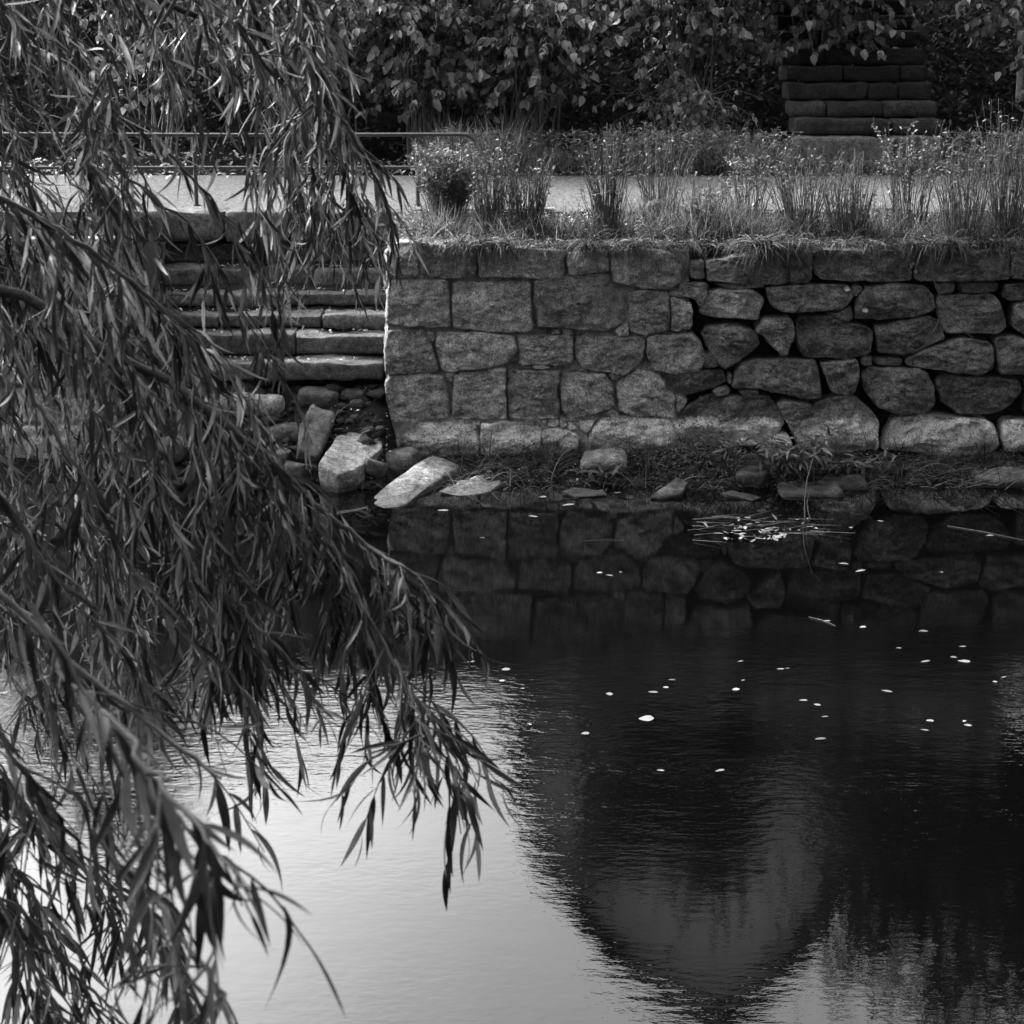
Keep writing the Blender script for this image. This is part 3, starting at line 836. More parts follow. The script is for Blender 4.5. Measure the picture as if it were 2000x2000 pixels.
def blades(P, D0, Ln, Wd, droop, seg=4):
    """curved tapering strips; D0 start direction, droop pulls them down"""
    n = len(P); D = D0 / np.linalg.norm(D0, axis=1, keepdims=True)
    side = np.cross(D, nr.normal(size=(n, 3))); side /= np.linalg.norm(side, axis=1, keepdims=True)
    p = P.copy(); V = []
    for i in range(seg + 1):
        t = i / seg
        wv = (Wd * (1 - t) ** .7 * .5)[:, None]
        V.append(p - side * wv); V.append(p + side * wv)
        D = D + np.array([[0, 0, -1.]]) * (droop / seg)[:, None]
        D /= np.linalg.norm(D, axis=1, keepdims=True)
        p = p + D * (Ln / seg)[:, None]
    V = np.stack(V, axis=1)            # n, 2(seg+1), 3
    F0 = np.array([(2 * i, 2 * i + 1, 2 * i + 3, 2 * i + 2) for i in range(seg)])
    F = F0[None] + (np.arange(n) * 2 * (seg + 1))[:, None, None]
    return V.reshape(-1, 3), F.reshape(-1, 4)
def stems(segs, n=5):
    """segs: list of (points, radius0, radius1) -> one V, F"""
    V = []; Fq = []
    for pts, r0, r1 in segs:
        rr = [r0 + (r1 - r0) * i / (len(pts) - 1) for i in range(len(pts))]
        v, f = tube(pts, rr, n); b = len(V)
        V += [tuple(x) for x in v]; Fq += [tuple(i + b for i in q) for q in f]
    return V, Fq
def rand_unit(n): 
    a = nr.normal(size=(n, 3)); return a / np.linalg.norm(a, axis=1, keepdims=True)
zb_v = np.vectorize(z_bed); zk_v = np.vectorize(z_bank)

OVAL = [leaf_template(5, .62, .25, b, t, heart=True) for b, t in ((.15, .1), (.35, -.2), (.0, .3), (.5, .0))]
SMALL = [leaf_template(2, .45, .3, b) for b in (.1, .4)]
LANCE = [leaf_template(4, .2, .3, b, t) for b, t in ((.2, .2), (.5, -.2), (.1, .0))]

# grass tumbling over the wall top and along the far bank
def grass():
    n = 24000
    x = nr.uniform(XW + .1, 8, n); y = 15.06 + np.abs(nr.normal(0, .35, n)) ; y = np.minimum(y, 16.6)
    clump = np.array([noise.noise(Vector((a * 1.6, b * 1.6, 0))) for a, b in zip(x, y)])
    keepm = clump > nr.uniform(-.75, .45, n)
    x, y = x[keepm], y[keepm]; n = len(x)
    P = np.stack([x, y, zb_v(x, y) - .01], 1)
    edge = (y < 15.35)
    D = np.stack([nr.normal(0, .5, n), np.where(edge, nr.normal(-.7, .4, n), nr.normal(-.1, .4, n)), np.where(edge, nr.uniform(.2, .8, n), nr.uniform(.6, 1.3, n))], 1)
    Ln = nr.uniform(.10, .32, n) * np.where(edge, 1.0, 1)
    V1, F1 = blades(P, D, Ln, nr.uniform(.005, .009, n), np.where(edge, nr.uniform(.8, 2.6, n), nr.uniform(.3, 1.6, n)))
    o = obj('grass', mesh_np('grass', V1, F1), M_grass, kind='stuff'); o['label'] = 'tufts of grass hanging over the wall top'
    n = 20000
    x = nr.uniform(XW + .25, 8, n); y = 14.93 + np.abs(nr.normal(0, .12, n))
    clump = np.array([1.4 * noise.noise(Vector((a * 1.7, 0, 2))) + .9 * noise.noise(Vector((a * 6, 0, 2))) for a in x])
    m = clump > nr.uniform(-.45, .5, n); x, y, clump = x[m], y[m], clump[m]; n = len(x)
    P = np.stack([x, y - .03, ZT + nr.uniform(.02, .07, n)], 1)
    D = np.stack([nr.normal(0, .9, n), nr.normal(-.8, .5, n), nr.uniform(-.1, 1.1, n)], 1)
    V1, F1 = blades(P, D, nr.uniform(.06, .30, n) * np.clip(.5 + clump, .5, 1.3), nr.uniform(.005, .010, n), nr.uniform(.5, 3.2, n), 5)
    obj('hanging_grass', mesh_np('hanging_grass', V1, F1), M_grass, kind='stuff')
    n = 12000
    x = nr.uniform(XW + .3, 8, n); y = nr.uniform(15.2, 16.3, n)
    clump = np.array([noise.noise(Vector((a * 1.5, b * .8, 12))) for a, b in zip(x, y)])
    m = clump > nr.uniform(-.35, .4, n); x, y = x[m], y[m]; n = len(x)
    P = np.stack([x, y, zb_v(x, y) - .01], 1)
    D = np.stack([nr.normal(0, .28, n), nr.normal(0, .25, n), np.ones(n)], 1)
    V1, F1 = blades(P, D, nr.uniform(.08, .42, n) * np.clip(.75 + clump[m], .5, 1.3), nr.uniform(.004, .008, n), nr.uniform(.0, 1.2, n), 4)
    obj('bed_grass', mesh_np('bed_grass', V1, F1), M_grass, kind='stuff')
    # bank at the foot of the wall
    n = 20000
    x = nr.uniform(PY(880, 900, 14.8).x, 8, n); y = nr.uniform(14.15, 14.97, n)
    clump = np.array([noise.noise(Vector((a * 2.1, b * 2.1, 5))) for a, b in zip(x, y)])
    m = (clump > nr.uniform(-.55, .5, n)); x, y = x[m], y[m]; n = len(x)
    P = np.stack([x, y, zk_v(x, y)], 1)
    D = np.stack([nr.normal(0, .9, n), nr.normal(-.4, .5, n), nr.uniform(.3, 1.2, n)], 1)
    V2, F2_ = blades(P, D, nr.uniform(.10, .34, n), nr.uniform(.005, .010, n), nr.uniform(.8, 2.4, n), 5)
    o = obj('bank_grass', mesh_np('bank_grass', V2, F2_), M_grass, kind='stuff')
    n = 1500
    x = nr.uniform(XL - 2, XL + 2.0, n); y = nr.uniform(14.0, 14.9, n)
    P = np.stack([x, y, zk_v(x, y)], 1)
    D = np.stack([nr.normal(0, .8, n), nr.normal(-.4, .5, n), nr.uniform(.3, 1.2, n)], 1)
    V2, F2_ = blades(P, D, nr.uniform(.1, .32, n), nr.uniform(.003, .006, n), nr.uniform(.8, 2.4, n), 5)
    o = obj('bank_grass', mesh_np('bank_grass', V2, F2_), M_grass, kind='stuff')
grass()
def litter():
    n = 3800
    x = nr.uniform(XW + .1, 8, n); y = nr.uniform(15.1, 16.8, n)
    P = np.stack([x, y, zb_v(x, y) + nr.uniform(.004, .05, n)], 1)
    D = rand_unit(n); D[:, 2] *= .3
    Nn = np.stack([nr.normal(0, .4, n), nr.normal(0, .4, n), np.ones(n)], 1)
    V, F = scatter(SMALL + LANCE[:0], P, D, Nn, nr.uniform(.02, .06, n))
    obj('leaf_litter', mesh_np('leaf_litter', V, F), M_litter, kind='stuff')
    n = 2500
    x = nr.uniform(XL, 8, n); y = nr.uniform(13.95, 15.2, n)
    P = np.stack([x, y, zk_v(x, y) + .006], 1)
    D = rand_unit(n); D[:, 2] *= .3
    Nn = np.stack([nr.normal(0, .4, n), nr.normal(0, .4, n), np.ones(n)], 1)
    m = P[:, 2] > .004
    V, F = scatter(SMALL, P[m], D[m], Nn[m], nr.uniform(.02, .05, n)[m])
    obj('bank_litter', mesh_np('bank_litter', V, F), M_litter, kind='stuff')
    # under the hedge line beyond the path
    n = 2600
    x = nr.uniform(-7, 8, n); y = nr.uniform(20.1, 22.4, n)
    z = np.array([max(1.856, z_hill(a, b)) if b > 20.42 else 1.856 for a, b in zip(x, y)])
    P = np.stack([x, y, z + nr.uniform(.004, .04, n)], 1)
    D = rand_unit(n); D[:, 2] *= .3
    Nn = np.stack([nr.normal(0, .4, n), nr.normal(0, .4, n), np.ones(n)], 1)
    V, F = scatter(SMALL, P, D, Nn, nr.uniform(.04, .10, n))
    obj('far_leaf_litter', mesh_np('far_leaf_litter', V, F), M_litter, kind='stuff')
litter()
def tread_litter():
    n = 420
    k_ = nr.randint(0, 5, n); x = nr.uniform(XL, XW - .05, n); fr = nr.uniform(.1, .3, n)
    P = np.array([[x[i], tops[k_[i]][1] + fr[i], tops[k_[i]][0] + .014] for i in range(n)])
    D = rand_unit(n); D[:, 2] *= .2
    Nn = np.stack([nr.normal(0, .3, n), nr.normal(0, .3, n), np.ones(n)], 1)
    V, F = scatter(SMALL, P, D, Nn, nr.uniform(.015, .05, n))
    obj('step_litter', mesh_np('step_litter', V, F), M_litter, kind='stuff')
tread_litter()
def herb_strip():
    # low herbs and grasses on the far side of the path
    n = 18000
    x = nr.uniform(PY(850, 300, 20.6).x, 8, n); y = 20.45 + np.abs(nr.normal(0, .32, n))
    hgt = .40 + .30 * np.array([noise.noise(Vector((a * 1.1, b, 7))) + .6 * noise.noise(Vector((a * 4.1, b, 7))) for a, b in zip(x, y)])
    z0 = np.array([z_hill(a, b) for a, b in zip(x, y)])
    P = np.stack([x, y, z0], 1)
    xb = (x > fx0 - .05) & (x < fx1 + .05)
    hgt = np.where(xb, hgt * .55, hgt); D = np.stack([nr.normal(0, .35, n), nr.normal(-.15, .3, n), np.ones(n)], 1)
    V, F = blades(P, D, hgt * nr.uniform(.3, 1.3, n), nr.uniform(.007, .014, n), nr.uniform(.1, 1.2, n), 3)
    obj('herb_stalk_grass', mesh_np('herb_stalk_grass', V, F), M_herb2, kind='stuff')
    n = 18000
    x = nr.uniform(PY(850, 300, 20.6).x, 8, n); y = 20.42 + np.abs(nr.normal(0, .3, n))
    cl = np.array([noise.noise(Vector((a * 1.7, b * 1.5, 9))) for a, b in zip(x, y)])
    m = cl > nr.uniform(-.7, .3, n); x, y = x[m], y[m]; n = len(x)
    z0 = np.array([z_hill(a, b) for a, b in zip(x, y)])
    P = np.stack([x, y, z0 + nr.uniform(.02, .46, n) * np.where((x > fx0) & (x < fx1), .35, 1)], 1)
    D = rand_unit(n); D[:, 2] = np.abs(D[:, 2]) * .4
    Nn = np.stack([nr.normal(0, .5, n), nr.normal(-.3, .5, n), np.ones(n)], 1)
    V, F = scatter(LANCE + SMALL, P, D, Nn, nr.uniform(.04, .09, n))
    obj('herb_leaves', mesh_np('herb_leaves', V, F), M_herb2, kind='stuff')
herb_strip()

# ------------------------------------------------------------------ cut-back shrubs on the planting bed
def stem_shrub(px, py, wpx, hpx, ns, label, leafy=0, Y=None, dark=False, spread=.35):
    base = PZ(px, py, z_bed(2, 15.9)); 
    if Y: base = PY(px, py, Y)
    base.z = z_bed(base.x, base.y)
    sc_ = 3750 / (base.y * CP + (H - base.z) * SP)
    rad = wpx / sc_ / 2; hh = hpx / sc_
    t = thing('cut_back_shrub', label, 'shrub', base, 'cut-back shrubs along the planting bed')
    segs = []; tips = []
    for i in range(ns):
        a = rnd.uniform(0, 6.28); r0 = rad * .45 * math.sqrt(rnd.random()); r1 = rad * rnd.uniform(.3, 1.15)
        a1 = a + rnd.uniform(-.6, .6)
        h = hh * rnd.uniform(.45, 1.05)
        p0 = Vector((math.cos(a) * r0, math.sin(a) * r0 * .7, -.03)); p3 = Vector((math.cos(a1) * r1, math.sin(a1) * r1 * .7, h))
        mid1 = p0.lerp(p3, .35) + Vector((rnd.uniform(-.02, .02), rnd.uniform(-.02, .02), h * .08))
        mid2 = p0.lerp(p3, .7) + Vector((rnd.uniform(-.03, .03), rnd.uniform(-.03, .03), h * .05))
        segs.append(([p0, mid1, mid2, p3], rnd.uniform(.003, .006), .0012))
        tips.append((p0, mid1, mid2, p3))
        if rnd.random() < .45:
            q = mid2 + Vector((rnd.uniform(-.08, .08), rnd.uniform(-.06, .06), rnd.uniform(.05, .16)))
            segs.append(([mid1.lerp(mid2, .6), mid2.lerp(q, .6) , q], .0025, .0009)); tips.append((mid1, mid2, mid2, q))
    V, Fq = stems(segs, 4)
    o = obj('stems', mesh_py('stems', V, Fq), M_stem, t, 'stuff' if ns > 30 else None)
    # matted base
    nb = ns * 10
    P = np.stack([nr.normal(0, rad * .4, nb), nr.normal(0, rad * .3, nb), np.abs(nr.normal(0, .05, nb))], 1)
    D = np.stack([nr.normal(0, .8, nb), nr.normal(0, .8, nb), nr.uniform(.2, 1, nb)], 1)
    V, F = blades(P, D, nr.uniform(.06, .2, nb), nr.uniform(.003, .006, nb), nr.uniform(.3, 2, nb), 3)
    obj('dead_blades', mesh_np('dead_blades', V, F), M_grass, t, 'stuff')
    if leafy:
        Pn = []; Dn = []
        for _ in range(leafy):
            q = rnd.choice(tips); u = rnd.random() ** .7
            p = q[1].lerp(q[3], u); Pn.append(p); Dn.append((rnd.gauss(0, .7), rnd.gauss(-.2, .7), rnd.uniform(-.2, 1)))
        P = np.array(Pn); D = np.array(Dn)
        V, F = scatter(LANCE + SMALL, P, D, rand_unit(len(P)) * .6 + np.array([[0, -.2, .8]]), nr.uniform(.022, .055, len(P)))
        obj('leaves', mesh_np('leaves', V, F), M_herb, t, 'stuff')
    return t
shr = [
 (880, 440, 130, 112, 160, 'bushy leafy hedge plant at the left end of the bed by the handrail', 4200),
 (950, 452, 110, 150, 110, 'tangled upright stems just right of the leafy hedge plant', 420),
 (1035, 455, 110, 130, 110, 'dense fan of bare stems left of the open gap showing the gravel path', 160),
 (1180, 455, 90, 150, 90, 'narrow sheaf of upright stems just right of the open path gap', 160),
 (1285, 430, 120, 130, 60, 'sparse spiky stems rising from a dark cut stump', 120),
 (1370, 455, 90, 90, 50, 'low grassy tuft between the dark stump and the tall straggly shrub', 260),
 (1455, 440, 110, 120, 45, 'small shrub with broad leaves near the middle of the bed', 420),
 (1560, 455, 130, 140, 90, 'loose thicket of thin stems in front of the stepped stonework', 200),
 (1660, 460, 120, 140, 90, 'second thicket of thin stems in front of the stepped stonework', 200),
 (1770, 450, 130, 160, 60, 'leafy straggling shrub right of the stepped stonework', 800),
 (1870, 465, 130, 150, 90, 'dark dense clump of stems near the end of the bed', 300),
 (1965, 460, 120, 190, 90, 'tall dark clump of stems at the far end of the bed', 300),
]
for px, py, wp, hp, ns, lab, lf in shr: stem_shrub(px + rnd.uniform(-8, 8), py, wp * 1.1, hp * rnd.uniform(1.05, 1.4), ns, lab, int(lf * 1.6))
# stump in the spiky shrub
sp_ = PZ(1287, 432, 1.80); 
V, Fq = rough_box((.24, .2, .17), .03, .05, .03, 71, 8)
st = obj('tree_stump', mesh_py('tree_stump', V, Fq), M_bark); st.location = (sp_.x, sp_.y, 1.87)
tag(st, 'short dark cut stump among spiky stems on the bed', 'stump')
# small-leaved ground cover on the corner of the bed
def ground_cover():
    n = 5200
    c = PY(800, 440, 15.6)
    x = c.x + nr.normal(0, .22, n); y = 15.65 + nr.normal(0, .42, n); m = (y > 15.02) & (x > XW + .02) & (y < 16.5)
    x, y = x[m], y[m]; n = len(x)
    hump = .13 * np.exp(-((x - c.x) / .3) ** 2 - ((y - 15.7) / .5) ** 2)
    P = np.stack([x, y, ZT + .02 + (y - 15.1) * .07 + hump * nr.uniform(.2, 1, n)], 1)
    D = rand_unit(n); D[:, 2] *= .4
    Nn = np.stack([nr.normal(0, .5, n), nr.normal(-.2, .5, n), np.ones(n)], 1)
    V, F = scatter(SMALL, P, D, Nn, nr.uniform(.018, .035, n))
    obj('ground_cover', mesh_np('ground_cover', V, F), M_herb, kind='stuff')
    n = 3600
    c = PY(1375, 885, 14.8)
    x = c.x + nr.normal(0, .26, n); y = 14.75 + nr.normal(0, .12, n)
    P = np.stack([x, y, zk_v(x, y) + np.abs(nr.normal(0, .14, n)) * np.exp(-((x - c.x) / .35) ** 2)], 1)
    D = rand_unit(n); D[:, 2] *= .4
    Nn = np.stack([nr.normal(0, .5, n), nr.normal(-.2, .5, n), np.ones(n)], 1)
    V, F = scatter(SMALL, P, D, Nn, nr.uniform(.022, .045, n))
    obj('bank_ground_cover', mesh_np('bank_ground_cover', V, F), M_herb, kind='stuff')
ground_cover()

# ------------------------------------------------------------------ single plants on the bank
def weed(px, py, Y, hh, label, n=16, seed=0, w=.25):
    r = random.Random(seed)
    b = PY(px, py, Y); b.z = max(z_bank(b.x, b.y), 0)
    t = thing('leafy_weed', label, 'plant', b)
    segs = []; Pn = []; Dn = []
    for i in range(n):
        p0 = Vector((r.uniform(-.06, .06), r.uniform(-.05, .05), -.02)); tip = Vector((r.gauss(0, w), r.gauss(-.05, .12), hh * r.uniform(.4, 1.0)))
        m = p0.lerp(tip, .5) + Vector((0, 0, hh * .12))
        segs.append(([p0, m, tip], .003, .001))
        for k in range(15):
            u = r.uniform(.2, 1); q = (p0.lerp(m, u * 2) if u < .5 else m.lerp(tip, u * 2 - 1))
            Pn.append(q); Dn.append((r.gauss(0, 1), r.gauss(-.2, .8), r.uniform(-.4, .5)))
    V, Fq = stems(segs, 4); obj('stems', mesh_py('stems', V, Fq), M_stem, t)
    P = np.array(Pn); V, F = scatter(LANCE, P, np.array(Dn), rand_unit(len(P)) * .5 + np.array([[0, -.2, .8]]), nr.uniform(.06, .13, len(P)))
    obj('leaves', mesh_np('leaves', V, F), M_herb, t, 'stuff')
weed(1545, 935, 14.4, .46, 'bushy weed with narrow leaves on the bank below the pale wedge stone', 42, 1, .32)
weed(1640, 925, 14.6, .18, 'low trailing weed on the bank under the large base stone', 16, 2, .3)
weed(1190, 930, 14.5, .16, 'low leafy tuft among the grass below the wall', 12, 3, .16)
def reed(px0, py0, px1, py1, Y0, Y1, label):
    a = PY(px0, py0, Y0); b = PY(px1, py1, Y1)
    m = a.lerp(b, .5) + Vector((-.03, 0, .02))
    segs = [([a, a.lerp(m, .5) + Vector((-.01, 0, 0)), m, b], .006, .0015)]
    V, Fq = stems(segs, 5)
    o = obj('reed_stalk', mesh_py('reed_stalk', V, Fq), M_herb); tag(o, label, 'reed')
reed(1572, 1020, 1597, 862, 13.3, 13.6, 'tall pale reed stalk leaning right out of the water')
reed(1586, 1020, 1583, 950, 13.3, 13.35, 'short upright reed stub beside the tall reed stalk')
def vine():
    t = thing('bramble_vine', 'bare forked vine stem trailing down the right side of the wall', 'vine', PY(1810, 470, 14.93))
    b = t.location.copy()
    def L_(pts, r0, r1):
        P = [PY(x, y, 14.90) for x, y in pts]
        v, f = tube([p - b for p in P], [r0 + (r1 - r0) * i / (len(P) - 1) for i in range(len(P))], 6)
        obj('vine_stem', mesh_py('vine_stem', v, f), M_stem, t)
    L_([(1803, 462), (1818, 500), (1823, 545), (1840, 590), (1870, 635), (1900, 660)], .007, .003)
    L_([(1842, 600), (1830, 635), (1812, 670), (1797, 682), (1780, 690)], .005, .002)
    L_([(1820, 515), (1800, 525), (1775, 535)], .003, .001)
    L_([(1821, 512), (1850, 495), (1875, 485)], .003, .001)
    P = np.array([PY(x, y, 14.88) - b for x, y in ((1778, 515), (1785, 520), (1790, 534), (1800, 480), (1770, 530), (1872, 486), (1822, 480), (1795, 500))])
    V, F = scatter(OVAL, P, rand_unit(len(P)), rand_unit(len(P)) + np.array([[0, -1.5, .3]]), nr.uniform(.03, .055, len(P)))
    obj('leaves', mesh_np('leaves', V, F), M_herb, t)
vine()
def twigs(px, py, label, seed):
    r = random.Random(seed); b = PZ(px, py, .02)
    segs = []
    for i in range(14):
        a = r.uniform(-1, 1) * 1.2; p = Vector((r.uniform(-.35, .35), r.uniform(-.2, .2), .02)); l = r.uniform(.15, .4)
        q = p + Vector((math.cos(a) * l, math.sin(a) * l * .5, r.uniform(.0, .16)))
        segs.append(([p, p.lerp(q, .5) + Vector((0, 0, .02)), q], .004, .0015))
    V, Fq = stems(segs, 4)
    o = obj('fallen_twigs', mesh_py('fallen_twigs', V, Fq), M_stem); o.location = b; tag(o, label, 'branch')
twigs(1895, 950, 'tangle of bare fallen twigs at the water edge by the right end of the wall', 4)

# ------------------------------------------------------------------ tall shrubs with oval leaves beyond the path
def big_shrub(x, y, hh, rad, ns, nl, label, seed, lean=0., mat=None, fr=(.10, .16), low=.18, parts=300):
    r = random.Random(seed); st_ = np.random.RandomState(seed)
    z0 = z_hill(x, y)
    t = thing('tall_shrub', label, 'shrub', (x, y, z0))
    segs = []; Pn = []; Dn = []
    per = max(1, nl // (ns * 3))
    for i in range(ns):
        a = r.uniform(0, 6.28); p0 = Vector((r.gauss(0, .15), r.gauss(0, .12), 0))
        d = Vector((math.cos(a) * rad * r.uniform(.3, 1) + lean, math.sin(a) * rad * .8 * r.uniform(.3, 1), 0)); h = hh * r.uniform(.6, 1.0)
        pts = [p0, p0 + d * .15 + Vector((0, 0, h * .38)), p0 + d * .45 + Vector((0, 0, h * .75)), p0 + d * .85 + Vector((0, 0, h * .97)), p0 + d * 1.15 + Vector((0, 0, h * .88))]
        segs.append((pts, r.uniform(.009, .016), .003))
        for k in range(7):                     # side twigs that droop
            u = r.uniform(low + .1, 1); ii = min(3, int(u * 4)); q = pts[ii].lerp(pts[ii + 1], u * 4 - ii)
            aa = r.uniform(0, 6.28); l = r.uniform(.3, .7) * (1.1 if u < .7 else .8)
            q2 = q + Vector((math.cos(aa) * l, math.sin(aa) * l, r.uniform(-.35, .15)))
            m = q.lerp(q2, .5) + Vector((0, 0, .07))
            segs.append(([q, m, q2], .004, .0015))
            for j in range(max(2, per * 3 // 7)):
                v = r.uniform(.15, 1.05); p = q.lerp(q2, v) + Vector((0, 0, .05 * (1 - abs(2 * v - 1))))
                Pn.append(p); dd = (q2 - q).normalized() * .5 + Vector((r.gauss(0, .5), r.gauss(-.1, .5), -.75)); Dn.append(dd)
    V, Fq = stems(segs, 5)
    obj('stems', mesh_py('stems', V, Fq), M_stem, t)
    P = np.array(Pn); D = np.array(Dn); n = len(P)
    Nn = st_.normal(0, .45, (n, 3)) + np.array([[0, -.75, .65]])
    S = st_.uniform(fr[0], fr[1], n) * .85
    # the leaves nearest to the path are parts of their own
    order = np.argsort(P[:, 1] + .001 * st_.rand(n)); zr = P[order, 2] + z0
    vis = [o_ for o_, z_ in zip(order, zr) if z_ < 3.75]
    pick = vis[:parts]
    rest = np.ones(n, bool); rest[pick] = False
    if rest.any():
        V, F = scatter(OVAL, P[rest], D[rest], Nn[rest], S[rest]); obj('foliage', mesh_np('foliage', V, F), mat or M_shrub, t, 'stuff')
    sd2, dd2, nn2 = frames(D, Nn)
    for i in pick:
        me = OV_ME[st_.randint(0, len(OV_ME))]
        o_ = bpy.data.objects.new('leaf', me); COL.objects.link(o_); o_.parent = t
        M = Matrix((sd2[i], dd2[i], nn2[i])).transposed().to_4x4()
        M = Matrix.Translation(P[i]) @ M @ Matrix.Scale(S[i], 4)
        o_.matrix_local = M
    return t
OV_ME = []
for TV, TF in OVAL:
    me = mesh_np('oval_leaf', TV, TF); me.materials.append(M_shrub); OV_ME.append(me)
shrubs = [
 (-3.9, 22.0, 2.5, 1.2, 22, 1700, 'leafy shrub far behind the willow at the left end of the handrail', 1),
 (-2.2, 22.1, 2.7, 1.2, 26, 3200, 'leafy shrub behind the handrail partly covered by willow', 2),
 (-.9, 21.7, 2.7, 1.1, 30, 4600, 'large shrub with rounded leaves hanging over the end of the handrail', 3),
 (.15, 21.5, 2.5, .95, 28, 3600, 'broad leaved shrub left of the dark gap in the planting', 4),
 (2.0, 22.0, 3.0, 1.1, 28, 3800, 'arching multi stemmed shrub between the dark gap and the stepped stonework', 5),
 (3.55, 22.3, 3.0, 1.0, 24, 3200, 'tall shrub leaning over the left side of the stepped stonework', 6),
 (6.0, 21.9, 2.9, 1.15, 26, 3200, 'dim shrub right of the stepped stonework', 7),
]
for x, y, hh, rad, ns, nl, lab, s in shrubs: big_shrub(x, y, hh, rad, ns, nl, lab, s, parts=(300 if x > -3 else 120))
big_shrub(1.85, 21.35, .85, .45, 12, 420, 'low round seedling bush in front of the arching shrub stems', 9, parts=120, fr=(.07, .11))

# ------------------------------------------------------------------ trees (their crowns show in the water) 
def tree(name, label, x, y, z0, hh, crown, rad, nl, seed, leaf=(.10, .2), trunk=.18, zs=1.0, group=None, mat=None):
    r = random.Random(seed); st_ = np.random.RandomState(seed)
    t = thing(name, label, 'tree', (x, y, z0), group)
    pts = [Vector((0, 0, -.2)), Vector((r.uniform(-.1, .1), r.uniform(-.1, .1), hh * .35)), Vector((r.uniform(-.3, .3), r.uniform(-.3, .3), hh * .7)), Vector((r.uniform(-.3, .3), r.uniform(-.3, .3), hh * .95))]
    v, f = tube(pts, [trunk, trunk * .75, trunk * .4, trunk * .1], 10)
    obj('trunk', mesh_py('trunk', v, f), M_bark, t)
    segs = []; cl = []
    for i in range(34):
        u = r.uniform(.3, .95); k = min(2, int(u * 3)); q = pts[k].lerp(pts[k + 1], u * 3 - k)
        a = r.uniform(0, 6.28); el = r.uniform(-.1, .9); l = rad * r.uniform(.55, 1.0)
        tip = Vector((math.cos(a) * math.cos(el) * l, math.sin(a) * math.cos(el) * l, crown + (math.sin(el) * l + r.uniform(-.5, .4) * rad) * zs))
        segs.append(([q, q.lerp(tip, .5) + Vector((0, 0, .2)), tip], trunk * .28, .01)); cl.append(tip); cl.append(q.lerp(tip, .7))
    V, Fq = stems(segs, 5); obj('limbs', mesh_py('limbs', V, Fq), M_bark, t)
    c = np.array([cl[i] for i in st_.randint(0, len(cl), nl)])
    P = c + st_.normal(0, rad * .17, (nl, 3))
    V, F = scatter(SMALL, P, rand_unit(nl) + np.array([[0, 0, -.4]]), rand_unit(nl) + np.array([[0, 0, .6]]), st_.uniform(leaf[0], leaf[1], nl))
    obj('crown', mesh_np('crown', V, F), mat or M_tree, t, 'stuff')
    return t
TR = [
 # crowns that overhang the planting and keep the right side in shade
 ('dense_tree', 'tree over the dark gap, its crown mirrored in front of the house', 2.15, 22.9, 2.2, 5.0, 3.5, 1.5, 15000, 31, (.12, .22), .10, 1.2),
 ('dense_tree', 'tree shading the stepped stonework', 6.2, 23.6, 2.4, 5.8, 4.5, 2.6, 22000, 32, (.14, .28), .14, .8),
 ('dense_tree', 'tree shading the right end of the bed', 9.0, 21.8, 2.0, 5.6, 4.6, 2.2, 14000, 33, (.14, .28), .14, .8),
 ('dense_tree', 'dark tree on the slope to the right of the house', 8.2, 27.5, 4.0, 7.0, 4.2, 2.6, 9000, 40),
 ('small_tree', 'bushy tree on the slope behind the arching shrub', 4.2, 25.0, 2.9, 3.8, 2.6, 1.5, 6000, 34),
 ('small_tree', 'bushy tree on the slope behind the dark gap', 1.0, 25.2, 3.0, 3.2, 2.1, 1.3, 5000, 35),
 ('small_tree', 'low tree on the slope behind the handrail', -2.6, 25.0, 3.0, 2.6, 1.7, 1.3, 4500, 36),
 ('small_tree', 'slim tree on the slope directly behind the railing post', -.9, 24.6, 2.8, 3.0, 1.9, 1.1, 4500, 41),
 ('small_tree', 'slim tree on the slope behind the top of the steps', -4.1, 24.8, 2.9, 3.1, 1.9, 1.2, 4500, 42),
 ('small_tree', 'low tree on the slope behind the willow', -6.2, 25.0, 3.0, 4.6, 3.0, 2.2, 7000, 37),
 ('small_tree', 'tree at the foot of the slope far right of the stonework', 12.0, 23.0, 2.3, 5.2, 3.8, 2.2, 7000, 39),
]
for a in TR: tree(*a)

def ivy():
    n = 26000
    x = nr.uniform(-9, 11, n); y = nr.uniform(22.3, 26.5, n)
    z = np.array([z_hill(a, b) for a, b in zip(x, y)])
    P = np.stack([x, y, z + nr.uniform(.0, .16, n)], 1)
    D = rand_unit(n); D[:, 2] = -abs(D[:, 2]) * .6
    Nn = np.stack([nr.normal(0, .5, n), nr.normal(-.7, .5, n), np.ones(n)], 1)
    V, F = scatter(SMALL, P, D, Nn, nr.uniform(.06, .14, n))
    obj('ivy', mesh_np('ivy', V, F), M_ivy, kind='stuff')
ivy()
